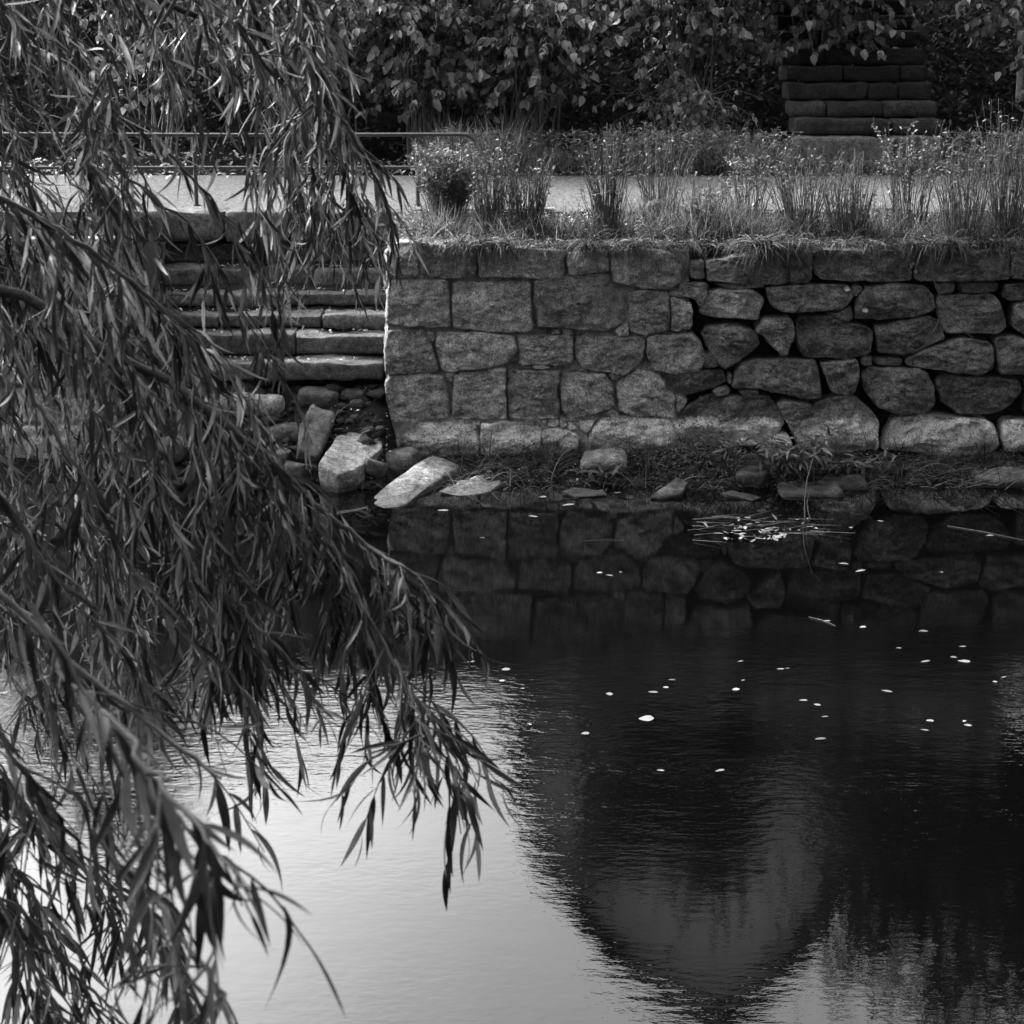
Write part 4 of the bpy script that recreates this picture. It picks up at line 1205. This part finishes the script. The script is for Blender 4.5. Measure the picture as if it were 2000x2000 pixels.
# ------------------------------------------------------------------ house on the terrace, seen only in the water
HY = 33.0
def house():
    face = [(1012, 1380), (1018, 1480), (1042, 1590), (1090, 1695), (1155, 1785), (1235, 1865), (1320, 1935), (1400, 1998), (1462, 1940), (1530, 1865), (1595, 1780), (1648, 1690), (1680, 1560), (1690, 1380)]
    pts = [PR(x, y, HY) for x, y in face]
    zb = 5.5
    L0 = Vector((pts[0].x, HY, zb)); R0 = Vector((pts[-1].x, HY, zb))
    out = [L0] + pts + [R0]
    t = thing('gabled_house', 'tall grey plastered house with a curved dark gable, mirrored in the water', 'house', (L0.x, HY, zb))
    n = len(out); V = [tuple(p) for p in out] + [(p.x, p.y + 9, p.z) for p in out]
    Fq = [tuple(range(n - 1, -1, -1)), tuple(range(n, 2 * n))] + [(0, n, n + n - 1, n - 1)][:0] + [(0, 1, n + 1, n), (n - 2, n - 1, 2 * n - 1, 2 * n - 2)]
    o = part('gable_wall', mesh_py('gable_wall', V, Fq, False), M_plaster, t)
    cen = Vector(((L0.x + R0.x) / 2, HY, pts[0].z))
    V = []; m = len(pts)
    for off, yy in ((0.03, HY - .45), (.27, HY - .45), (.27, HY + 9.4), (.03, HY + 9.4)):
        for i, p in enumerate(pts):
            a = pts[max(i - 1, 0)]; b = pts[min(i + 1, m - 1)]
            tt = (b - a).normalized(); nn = Vector((-tt.z, 0, tt.x))
            q = p + nn * off; V.append((q.x, yy, q.z))
    Fq = []
    for rr in range(4):
        r2 = (rr + 1) % 4
        for i in range(m - 1): Fq.append((rr * m + i, rr * m + i + 1, r2 * m + i + 1, r2 * m + i))
    part('roof', mesh_py('roof', V, Fq, False), M_roof, t)
    for (px, py, w_, h_) in ((1330, 1620, .9, 1.3),):
        c = PR(px, py, HY)
        fr = block('window_frame', c.x - w_ / 2, c.x + w_ / 2, HY - .05, HY + .1, c.z - h_ / 2, c.z + h_ / 2, M_plaster, t, 5, .01, 0)
        block('window_pane', c.x - w_ / 2 + .08, c.x + w_ / 2 - .08, HY - .07, HY - .055, c.z - h_ / 2 + .08, c.z + h_ / 2 - .08, M_glass, t, 5, .004, 0)
    return t
house()

# ------------------------------------------------------------------ floating leaves
FL_T = []
for wv, b in ((.45, .03), (.3, .06), (.6, .02)):
    FL_T.append(leaf_template(6, wv, .05, b))
FL_ME = []
for TV, TF in FL_T:
    me = mesh_np('floating_leaf', TV - np.array([[0, .5, 0]]), TF); me.materials.append(M_float); FL_ME.append(me)
FL_DULL = []
for TV, TF in FL_T:
    me = mesh_np('dull_leaf', TV - np.array([[0, .5, 0]]), TF); me.materials.append(M_dull); FL_DULL.append(me)
fl = [  # px, py, length px, shape, label
 (1262,1403,32,2,'largest round pale leaf floating alone in the middle of the dark water'),
 (988,1307,18,2,'oval pale leaf floating near the tip of the willow branch'),
 (980,1329,12,0,'small pale leaf floating just below the oval one by the willow branch'),
 (919,1292,18,1,'thin dull leaf floating right beside the willow branch'),
 (1190,1355,15,2,'rounded pale leaf floating left of the largest round leaf'),
 (1143,1432,18,0,'greyish leaf floating over the dim pillar like reflection'),
 (1034,1414,11,1,'thin leaf floating at the edge of the bright reflection'),
 (1300,1342,13,0,'pale leaf floating above and right of the largest round leaf'),
 (1275,1351,22,1,'long thin leaf touching the one above the largest round leaf'),
 (1312,1327,16,1,'dull brownish leaf floating above the pale pair'),
 (1437,1346,17,0,'pale leaf with a blunt end floating in mid water'),
 (1446,1291,15,1,'slanted pale leaf in the open dark water above the blunt one'),
 (1451,1328,8,0,'tiny pale leaf between the slanted and the blunt leaves'),
 (1524,1306,17,1,'narrow pale leaf joined end to end with a shorter one'),
 (1538,1305,10,1,'short leaf touching the end of a narrow pale leaf'),
 (1596,1376,15,0,'bright leaf with a faint stalk trailing to its left'),
 (1569,1367,18,1,'dim thin leaf floating just before the bright stalked leaf'),
 (1611,1399,16,1,'flat thin leaf below the bright stalked leaf'),
 (1602,1442,26,1,'bright slender leaf tilted upward at a steep slant'),
 (1290,1504,17,1,'lone pale leaf in the dark lower water, tilted down'),
 (1406,1504,21,1,'lone thin flat leaf in the dark lower water'),
 (1732,1349,24,1,'long thin bright leaf in the right half of the water'),
 (1816,1407,17,0,'bright leaf upper of two near the double leaf'),
 (1806,1425,18,1,'dull slanted leaf lower of two near the double leaf'),
 (1883,1408,9,0,'upper small piece of the bright double leaf'),
 (1890,1416,17,0,'lower bright half of the double leaf'),
 (1943,1331,11,0,'small bright leaf close to the right side of the picture'),
 (1883,1291,26,0,'wide dim leaf below a smaller bright one'),
 (1862,1283,14,0,'small bright leaf above the wide dim leaf'),
 (1807,1291,22,1,'flat leaf left of the wide dim leaf'),
 (1803,1232,20,0,'slanted dim leaf halfway between wall reflection and leaf field'),
 (1685,1224,14,0,'bright oval leaf floating in the wall reflection'),
 (1615,1212,15,1,'pale leaf at the end of a floating twig'),
 (1680,1114,24,1,'dim narrow leaf in the wall reflection below the reeds'),
 (1647,1100,22,1,'faint flat leaf right of the reed reflection'),
 (1839,1117,8,0,'tiny leaf in the shaded wall reflection at the right'),
 (1933,1045,18,1,'pale leaf on the long floating twig at the right'),
 (1719,1017,15,1,'pale leaf close to the bank below the large base stone'),
 (1662,1030,8,0,'tiny leaf near the bank right of the reeds'),
 (1835,972,13,1,'bright sliver of leaf just off the bank'),
 (1171,1118,12,0,'small bright leaf in the block wall reflection'),
 (1190,1123,16,1,'dim leaf just right of the small bright one in the wall reflection'),
 (1212,1117,7,0,'tiny leaf right of the dim leaf in the wall reflection'),
 (1041,1008,20,0,'curled dry leaf with lobes in the still water near the slabs'),
 (941,1050,12,1,'small dull leaf in still water below the broken slab'),
 (865,996,24,1,'dull leaf awash beside the long pale slab'),
 (1110,985,30,1,'grey leaf drifting near the low flat stone'),
 (1060,970,16,0,'pale leaf by the grass tuft at the water edge'),
 (1206,962,16,0,'pale curled leaf next to the low flat stone'),
 (1020,1344,10,1,'small thin leaf right of the bright glitter'),
 (1960,1322,12,1,'faint sliver of leaf near the right side above the small bright one'),
 (1880,1262,16,1,'faint dim sliver of leaf above the wide dim leaf'),
 (1755,1265,12,1,'faint sliver of leaf left of the slanted dim leaf'),
]
def fleaf(px, py, lp, sh, lab, tilt=None):
    p = PZ(px, py, .006); sc_ = F2 / (p.y * CP + H * SP)
    o_ = bpy.data.objects.new('floating_leaf', FL_ME[sh]); COL.objects.link(o_)
    o_.location = p; s = lp / sc_ * .98
    ang = R(90) + rnd.uniform(-.45, .45)
    o_.rotation_euler = (rnd.uniform(-.05, .1), rnd.uniform(-.06, .06), ang); o_.scale = (s * (1.4 if sh == 1 else 1.6), s, s)
    if any(w_ in lab for w_ in ('dull', 'dim', 'faint', 'grey', 'dry')):
        o_.data = FL_DULL[sh]
    tag(o_, lab, 'leaf', 'leaves floating on the river'); return o_
for a in fl: fleaf(*a)
# drift of leaves and stems by the reeds
raft = thing('leaf_raft', 'matted raft of pale floating leaves and dead stems caught by the reeds', 'floating leaves', PZ(1460, 1040, .0))
b0 = raft.location.copy()
rr = random.Random(5)
for i in range(62):
    px = rr.gauss(1465, 38) if i < 42 else rr.uniform(1340, 1600); py = rr.gauss(1038, 8) if i < 42 else rr.uniform(1008, 1036) 
    if i < 16: px, py = rr.uniform(1430, 1535), rr.uniform(1043, 1052)
    p = PZ(px, py, .010 + .0003 * i)
    o_ = bpy.data.objects.new('leaf', (FL_ME if i < 9 else FL_DULL)[rr.randint(0, 1)]); COL.objects.link(o_); o_.parent = raft
    s = rr.uniform(.04, .095); o_.location = p - b0; o_.rotation_euler = (rr.uniform(-.2, .3), rr.uniform(-.3, .3), rr.uniform(0, 6.28)); o_.scale = (s * .8, s, s)
segs = []
for i in range(34):
    px = rr.uniform(1340, 1590); py = rr.uniform(1008, 1056); p = PZ(px, py, .008) - b0; a = rr.uniform(-.5, .5); l = rr.uniform(.1, .35)
    q = p + Vector((math.cos(a) * l, math.sin(a) * l, rr.uniform(0, .03)))
    segs.append(([p, p.lerp(q, .5), q], .003, .001))
V, Fq = stems(segs, 4); obj('dead_stems', mesh_py('dead_stems', V, Fq), M_stem, raft, 'stuff')
for (x0, y0, x1, y1, lab) in ((1140, 1057, 1222, 1056, 'straight thin twig floating level in the block wall reflection'), (1580, 1205, 1632, 1222, 'short curved twig trailing from a pale leaf'),
                              (1850, 1027, 1999, 1055, 'long thin twig floating near the right side')):
    a, b = PZ(x0, y0, .004), PZ(x1, y1, .004); v, f = tube([a, a.lerp(b, .5) + Vector((0, .03, 0)), b], [.0022, .002, .001], 5)
    tag(obj('floating_twig', mesh_py('floating_twig', v, f), M_stem), lab, 'twig')

# ------------------------------------------------------------------ the willow in front
WL = [leaf_template(7, wv, .35, b, t) for wv, b, t in ((.105, .15, .3), (.09, .4, -.3), (.115, .6, .5), (.085, .25, .9), (.10, -.2, -.5), (.125, .35, .1), (.09, .9, 1.4), (.075, .1, -.9))]
WL_ME = []
for TV, TF in WL:
    me = mesh_np('willow_leaf', TV, TF); me.materials.append(M_willow); WL_ME.append(me)
willow = thing('willow_tree', 'weeping willow whose leafy branches hang across the left of the view', 'tree', (-3.2, .8, 1.7))
wb = willow.location.copy()
WP = []; WD = []; WN = []; WS = []          # all leaves, world space
def catmull(P, n):
    out = []
    Q = [P[0] * 2 - P[1]] + P + [P[-1] * 2 - P[-2]]
    for i in range(1, len(Q) - 2):
        for k in range(n):
            t = k / n; a, b, c, d = Q[i - 1], Q[i], Q[i + 1], Q[i + 2]
            out.append(.5 * ((2 * b) + (c - a) * t + (2 * a - 5 * b + 4 * c - d) * t * t + (3 * b - a - 3 * c + d) * t ** 3))
    out.append(Q[-2]); return out
def dress(pts, r, dens=.019, size=(.06, .10), start=.0, spread=.55, grav=.55):
    """leaves along a line of world points"""
    acc = 0; L_tot = sum((pts[i + 1] - pts[i]).length for i in range(len(pts) - 1)); run = 0; side = 1
    nxt = L_tot * start
    for i in range(len(pts) - 1):
        a, b = pts[i], pts[i + 1]; l = (b - a).length; t = (b - a).normalized()
        while nxt < run + l:
            p = a.lerp(b, (nxt - run) / l)
            an = r.uniform(0, 6.28); ref = t.cross(Vector((0, 0, 1)));
            if ref.length < .1: ref = Vector((1, 0, 0))
            ref.normalize(); up = t.cross(ref)
            rad = ref * math.cos(an) + up * math.sin(an)
            d = t * r.uniform(.5, 1.0) + rad * r.uniform(.2, spread + .25) + Vector((0, 0, -grav * r.uniform(.3, 1.3)))
            nn = rad * .4 + Vector((r.gauss(0, .5), r.gauss(0, .5), .8))
            f = nxt / L_tot
            WP.append(tuple(p)); WD.append(tuple(d)); WN.append(tuple(nn)); WS.append(r.uniform(*size) * (1 - .35 * max(0, f - .8) / .2))
            nxt += dens * r.uniform(.6, 1.4)
        run += l
def strand(pp, name=None, r0=.004, r1=.001, dens=.019, size=(.058, .098), sides=0, seed=0, leafstart=.0, n=6, wig=.01, side_len=(.12, .28), spread=.55, smax=.92):
    """pp: (px, py, distance) control points"""
    r = random.Random(seed)
    P = [PD(*p) for p in pp]
    pts = catmull(P, n)
    pts = [p + Vector((r.gauss(0, 1), r.gauss(0, 1), r.gauss(0, 1))) * wig * (0 if i in (0,) else 1) for i, p in enumerate(pts)]
    k = len(pts)
    v, f = tube([p - wb for p in pts], [r0 + (r1 - r0) * i / (k - 1) for i in range(k)], 6)
    twig_acc.append((v, f)) if name is None else obj(name, mesh_py(name, v, f), M_bark if r0 > .006 else M_twig, willow)
    dress(pts, r, dens, size, leafstart, spread)
    for s in range(sides):
        u = r.uniform(.10, smax); i = min(k - 2, int(u * (k - 1))); q = pts[i]
        t = (pts[i + 1] - pts[i]).normalized(); l = r.uniform(*side_len)
        d = t * .6 + Vector((r.gauss(0, .5), r.gauss(0, .5), -.45)); d.normalize()
        q1 = q + d * l * .5; q2 = q1 + (d + Vector((0, 0, -.6))).normalized() * l * .5
        sp = catmull([q, q1, q2], 4)
        v, f = tube([p - wb for p in sp], [.0018 - .001 * j / (len(sp) - 1) for j in range(len(sp))], 4); twig_acc.append((v, f))
        dress(sp, r, dens, size, .1, spread)
twig_acc = []
# main boughs, traced
BOUGH = [
 ([(-260, 430, 3.4), (-60, 545, 3.3), (70, 590, 3.25), (200, 680, 3.2), (330, 745, 3.15), (450, 838, 3.1), (560, 930, 3.1), (640, 1005, 3.05)], .012, .0045, 32),
 ([(640, 1005, 3.05), (720, 1070, 3.05), (790, 1110, 3.0), (840, 1150, 3.0), (875, 1205, 3.0)], .0045, .001, 14),
 ([(600, 960, 3.08), (670, 1110, 3.0), (740, 1240, 2.9), (800, 1340, 2.85), (850, 1420, 2.8), (885, 1500, 2.75), (900, 1560, 2.7)], .004, .001, 12),
 ([(150, -60, 3.9), (330, 10, 3.9), (480, 60, 3.9), (560, 120, 3.9), (650, 210, 3.9), (720, 320, 3.9), (760, 420, 3.9), (785, 540, 3.9)], .008, .0015, 18),
 ([(450, 838, 3.1), (470, 920, 3.05), (430, 1020, 3.0), (420, 1150, 3.0), (440, 1280, 2.95)], .003, .001, 12),
 ([(-150, 300, 2.8), (60, 420, 2.8), (220, 520, 2.8), (330, 620, 2.8), (420, 740, 2.8)], .006, .001, 16),
 ([(-200, 1000, 2.4), (20, 1180, 2.35), (180, 1330, 2.3), (330, 1440, 2.25), (430, 1520, 2.2)], .006, .002, 6),
]
for i, (pp, r0, r1, sd) in enumerate(BOUGH):
    strand(pp, 'branch', r0, r1, .022 if i else .030, (.06, .105), sd, 100 + i, wig=.0015, smax=(.6 if i == 3 else .92), side_len=((.08, .18) if i in (1, 2, 3) else (.10, .26)))
# hanging strands, traced
ST = [
 # the sunlit curtain near the handrail
 [(520, 90, 4.1), (560, 250, 4.1), (575, 360, 4.1), (572, 470, 4.1)], [(600, 160, 4.2), (640, 300, 4.2), (650, 420, 4.2), (655, 545, 4.2)],
 [(610, 190, 4.0), (660, 300, 4.0), (690, 380, 4.0), (700, 440, 4.0)], [(560, 120, 4.2), (600, 260, 4.2), (615, 380, 4.2), (620, 470, 4.2)],
 [(500, 100, 4.4), (530, 230, 4.4), (540, 330, 4.4), (545, 400, 4.4)], [(650, 210, 4.0), (700, 290, 4.0), (740, 370, 4.0), (775, 460, 4.0)],
 [(430, 80, 3.8), (470, 240, 3.8), (500, 380, 3.8), (540, 520, 3.8), (570, 600, 3.8)],
 [(330, 300, 3.3), (420, 400, 3.3), (480, 500, 3.3), (520, 560, 3.3), (570, 610, 3.3)],
 [(250, 350, 3.3), (380, 450, 3.3), (450, 560, 3.3), (500, 660, 3.3), (520, 700, 3.3)],
 [(480, -60, 3.4), (510, 60, 3.4), (550, 150, 3.4), (590, 230, 3.4)],
 [(560, -80, 3.4), (600, 20, 3.4), (640, 90, 3.4), (665, 130, 3.4)],
 [(590, 230, 4.1), (620, 320, 4.1), (640, 400, 4.1), (655, 480, 4.1)], [(620, 200, 4.2), (680, 330, 4.2), (715, 420, 4.2), (735, 470, 4.2)],
 [(540, 260, 4.2), (570, 350, 4.2), (590, 430, 4.2), (600, 490, 4.2)], [(660, 240, 4.3), (700, 340, 4.3), (722, 410, 4.3), (730, 450, 4.3)],
 # middle
 [(300, 500, 3.2), (340, 640, 3.2), (390, 760, 3.2), (410, 860, 3.2)], [(200, 560, 3.1), (250, 700, 3.1), (300, 860, 3.1), (340, 1000, 3.1)],
 [(330, 745, 3.1), (370, 850, 3.1), (400, 960, 3.0), (410, 1060, 3.0)], [(190, 680, 3.2), (180, 850, 3.2), (175, 1000, 3.2), (200, 1130, 3.2), (280, 1260, 3.2), (350, 1390, 3.2)],
 [(380, 800, 3.0), (420, 960, 3.0), (450, 1100, 3.0), (480, 1220, 3.0), (540, 1320, 2.95), (590, 1400, 2.9)],
 [(430, 1130, 2.9), (470, 1260, 2.9), (500, 1360, 2.9), (510, 1440, 2.9)],
 [(460, 1180, 2.9), (530, 1250, 2.85), (600, 1340, 2.85), (630, 1420, 2.8)],
 [(560, 930, 3.1), (575, 1000, 3.1), (590, 1080, 3.1)], [(640, 1005, 3.0), (650, 1090, 3.0), (670, 1180, 3.0), (690, 1260, 3.0)],
 [(500, 870, 3.1), (510, 960, 3.1), (520, 1040, 3.1)], 
 [(780, 1110, 3.0), (810, 1160, 3.0), (825, 1210, 3.0)], [(700, 1060, 3.05), (740, 1130, 3.0), (760, 1200, 3.0), (770, 1260, 3.0)], [(620, 1000, 3.0), (640, 1100, 3.0), (650, 1190, 3.0), (655, 1250, 3.0)], [(670, 1110, 2.95), (700, 1190, 2.9), (720, 1290, 2.9), (735, 1390, 2.85)], [(540, 930, 3.0), (550, 1040, 3.0), (545, 1130, 3.0)], [(400, 1000, 2.9), (440, 1150, 2.9), (470, 1290, 2.9), (480, 1380, 2.9)], [(300, 900, 2.9), (350, 1060, 2.9), (400, 1200, 2.9), (430, 1330, 2.9)],
 [(770, 1290, 2.85), (800, 1380, 2.8), (800, 1440, 2.8)],
 [(800, 1340, 2.8), (820, 1420, 2.75), (830, 1470, 2.7)],
 # left fringe
 [(30, 300, 3.0), (90, 480, 3.0), (140, 640, 3.0), (180, 800, 3.0), (240, 940, 3.0), (280, 1060, 3.0)],
 [(-20, 560, 2.9), (60, 760, 2.9), (120, 900, 2.9), (160, 1060, 2.9), (260, 1200, 2.9)],
 [(80, 800, 2.8), (180, 960, 2.8), (240, 1080, 2.8), (330, 1200, 2.8), (400, 1280, 2.8), (470, 1330, 2.8)],
 [(-40, 900, 2.7), (60, 1060, 2.7), (150, 1180, 2.7), (260, 1290, 2.7), (330, 1400, 2.7)],
]
for i, pp in enumerate(ST):
    strand(pp, 'branchlet', .0028, .0009, .018, (.058, .098), 5, 200 + i, wig=.003, side_len=(.08, .2))
# near dark ones, low in the view
NEAR = [
 ([(60, 1180, 1.75), (160, 1340, 1.7), (260, 1480, 1.65), (350, 1600, 1.6), (430, 1700, 1.55), (500, 1790, 1.5)], 9),
 ([(200, 1390, 1.6), (310, 1520, 1.5), (400, 1640, 1.42), (480, 1740, 1.35)], 4),
 ([(150, 1500, 2.3), (210, 1640, 2.3), (280, 1780, 2.25), (330, 1900, 2.2), (380, 2050, 2.2)], 6),
 ([(-60, 1560, 2.9), (60, 1610, 2.9), (150, 1680, 2.9), (220, 1780, 2.9), (270, 1900, 2.9)], 14),
 ([(-60, 1620, 3.0), (40, 1720, 3.0), (110, 1830, 3.0), (160, 1960, 3.0), (190, 2080, 3.0)], 14),
 ([(-60, 1700, 2.6), (60, 1800, 2.6), (150, 1900, 2.6), (220, 2040, 2.6)], 10),
 ([(-80, 1500, 2.7), (-10, 1620, 2.7), (30, 1760, 2.7), (50, 1900, 2.7), (60, 2050, 2.7)], 14),
 ([(-90, 1650, 2.5), (0, 1760, 2.5), (60, 1880, 2.5), (100, 2030, 2.5)], 14),
 ([(-100, 1400, 2.8), (-20, 1480, 2.8), (50, 1580, 2.8), (90, 1680, 2.8)], 12),
 ([(-40, 1480, 3.1), (60, 1600, 3.1), (200, 1700, 3.1), (250, 1800, 3.1)], 10),
 ([(-80, 1300, 2.1), (10, 1450, 2.1), (60, 1560, 2.1), (90, 1700, 2.1)], 8),
 ([(260, 1700, 1.9), (380, 1860, 1.8), (440, 1960, 1.75), (480, 2060, 1.7)], 4),
 ([(180, 1620, 2.0), (300, 1800, 1.95), (360, 1920, 1.9), (400, 2060, 1.9)], 5),
]
for i, (pp, sd) in enumerate(NEAR):
    strand(pp, 'branchlet', .003, .001, .031, (.06, .10), sd, 300 + i, wig=.002, side_len=(.07, .16), spread=.7)
# deeper curtain: many ordinary hanging strands
def right_edge(y):
    K = [(-200, 640), (0, 660), (150, 640), (250, 680), (330, 700), (420, 690), (470, 560), (560, 500), (650, 460), (760, 430), (860, 420), (950, 400), (1050, 340), (1150, 300), (1300, 330), (1420, 240), (1500, 130), (1600, 60), (2100, 60)]
    for (a, x0), (b, x1) in zip(K[:-1], K[1:]):
        if a <= y <= b: return x0 + (x1 - x0) * (y - a) / (b - a)
    return 60
r = random.Random(77); cnt = 0
while cnt < 118:
    y0 = r.uniform(-250, 1250); x0 = r.uniform(-250, 620); L_ = r.uniform(200, 420)
    if y0 > 700 and r.random() < .35: continue
    dx = r.uniform(.05, .75) * L_ ; x1 = x0 + dx; y1 = y0 + L_
    if x1 > right_edge(min(y1, 2000)) - 15 or x0 > right_edge(max(y0, -200)) + 10: continue
    if any(300 < x0 + dx * q < 480 and 235 < y0 + L_ * q < 420 for q in (.2, .4, .6, .8, 1)): continue
    d = r.uniform(3.2, 5.4 if x0 < 150 else 4.3); cnt += 1
    strand([(x0, y0, d), (x0 + dx * .45, y0 + L_ * .35, d), (x0 + dx * .8, y0 + L_ * .7, d), (x1, y1, d)], None, .0022, .0008, .021, (.055, .095), 3, 1000 + cnt, wig=.008, side_len=(.1, .3))
# unseen canopy added and shaped to shade the strands; trunk and limbs follow
nC = 36000
cc = np.stack([nr.uniform(-6.0, 1.2, 260), nr.uniform(-2.5, 4.0, 260), nr.uniform(4.4, 5.8, 260)], 1)
cc[200:, 0] = nr.uniform(-6.0, -2.7, 60); cc[200:, 1] = nr.uniform(3.8, 6.6, 60); cc[200:, 2] = nr.uniform(4.1, 5.0, 60)
Pc = cc[nr.randint(0, 260, nC)] + nr.normal(0, .28, (nC, 3)) * np.array([[1, 1, .8]])
c2_ = np.stack([nr.uniform(-6.0, -1.75, 120), nr.uniform(3.4, 6.4, 120), nr.uniform(3.9, 4.2, 120)], 1)
P2_ = c2_[nr.randint(0, 120, 18000)] + nr.normal(0, .2, (18000, 3)) * np.array([[1, 1, .5]])
Pc = np.concatenate([Pc, P2_]); nC = len(Pc)
Dc = rand_unit(nC) * .5 + np.array([[0, 0, -1.]])
Vc, Fc = scatter(LANCE, Pc - np.array(wb), Dc, rand_unit(nC), nr.uniform(.12, .24, nC))
obj('crown', mesh_np('crown', Vc, Fc), M_willow, willow, 'stuff')  # leaf cover put in to keep sun off the near strands
tr = [Vector((0, 0, -.1)), Vector((.1, .1, 1.2)), Vector((.2, .5, 2.6)), Vector((.5, 1.2, 3.9))]
v, f = tube(tr, [.34, .27, .2, .12], 14); obj('trunk', mesh_py('trunk', v, f), M_bark, willow)
for tip in (BOUGH[0][0][0], BOUGH[3][0][0], BOUGH[5][0][0], BOUGH[6][0][0]):
    e = PD(*tip) - wb; s = tr[2] if e.z < 2.4 else tr[3]
    m = s.lerp(e, .5) + Vector((0, 0, .35))
    v, f = tube(catmull([s, m, e], 6), [.07 - .056 * j / 12 for j in range(13)], 8); obj('bough', mesh_py('bough', v, f), M_bark, willow)
V = []; Fq = []
for v, f in twig_acc:
    b = len(V); V += [tuple(x) for x in v]; Fq += [tuple(i + b for i in q) for q in f]
obj('twigs', mesh_np('twigs', V, Fq), M_twig, willow, 'stuff')
WP = np.array(WP); WD = np.array(WD); WN = np.array(WN); WS = np.array(WS)
# the 300 that show largest are parts, the rest one part
rel = WP - np.array([[0, 0, H]]); dep = rel[:, 1] * CP - rel[:, 2] * SP
u = rel[:, 0] / dep * F2 + 1000; vv = 1000 - (rel[:, 1] * SP + rel[:, 2] * CP) / dep * F2
inside = (u > -20) & (u < 2000) & (vv > -20) & (vv < 2020)
# keep clear of the lens
far_ok = dep > .9
score = np.where(inside & far_ok, WS / dep, 0)
pick = np.argsort(-score)[:300]
rest = far_ok.copy(); rest[pick] = False
which = nr.randint(0, len(WL), len(WP))
V, F = scatter(WL, WP[rest] - np.array(wb), WD[rest], WN[rest], WS[rest], which[rest])
obj('foliage', mesh_np('foliage', V, F), M_willow, willow, 'stuff')
sdd, ddd, nnn = frames(WD, WN)
for i in pick:
    o_ = bpy.data.objects.new('leaf', WL_ME[which[i]]); COL.objects.link(o_); o_.parent = willow
    M = Matrix((sdd[i], ddd[i], nnn[i])).transposed().to_4x4()
    o_.matrix_local = Matrix.Translation(Vector(WP[i]) - wb) @ M @ Matrix.Scale(WS[i], 4)
print('willow leaves', len(WP))

# ------------------------------------------------------------------ near bank with unseen trees added to cut sky light on the wall
sheet('near_bank', lin(-40, 40, 41), lin(-30, 2.9, 12), lambda x, y: 1.68 + fbm((x, y, 8), .5) * .05, M_soil)
me = mesh_py('near_wall', [(-40, 2.9, -.9), (40, 2.9, -.9), (40, 2.9, 1.7), (-40, 2.9, 1.7)], [(0, 1, 2, 3)], False)
obj('near_wall', me, M_old, kind='structure')
NT = [(-9, -4, 14, 8, 6.0, 'left behind the viewer'), (1.5, -8, 16, 9.5, 7.0, 'straight behind the viewer, the tallest'), (10, -4, 15, 9, 6.5, 'right behind the viewer'),
      (-2, -3.2, 11, 8.2, 4.2, 'just behind the viewer'), (17, 0, 15, 8.5, 6.0, 'far along to the right'), (-16, 1, 14, 8, 6.0, 'far along to the left'),
      (8.0, .2, 11, 8.0, 4.2, 'beside the water, right of the viewer')]
for i, (x, y, hh, cr_, rad, lab) in enumerate(NT):
    tree('light_blocking_tree', 'added light-blocking tree on the near bank ' + lab, x, y, 1.68, hh, cr_, rad, 8000, 60 + i, (.5, .9), .3, 1.25, 'added light-blocking trees on the near bank')
print('objects', len(bpy.data.objects))
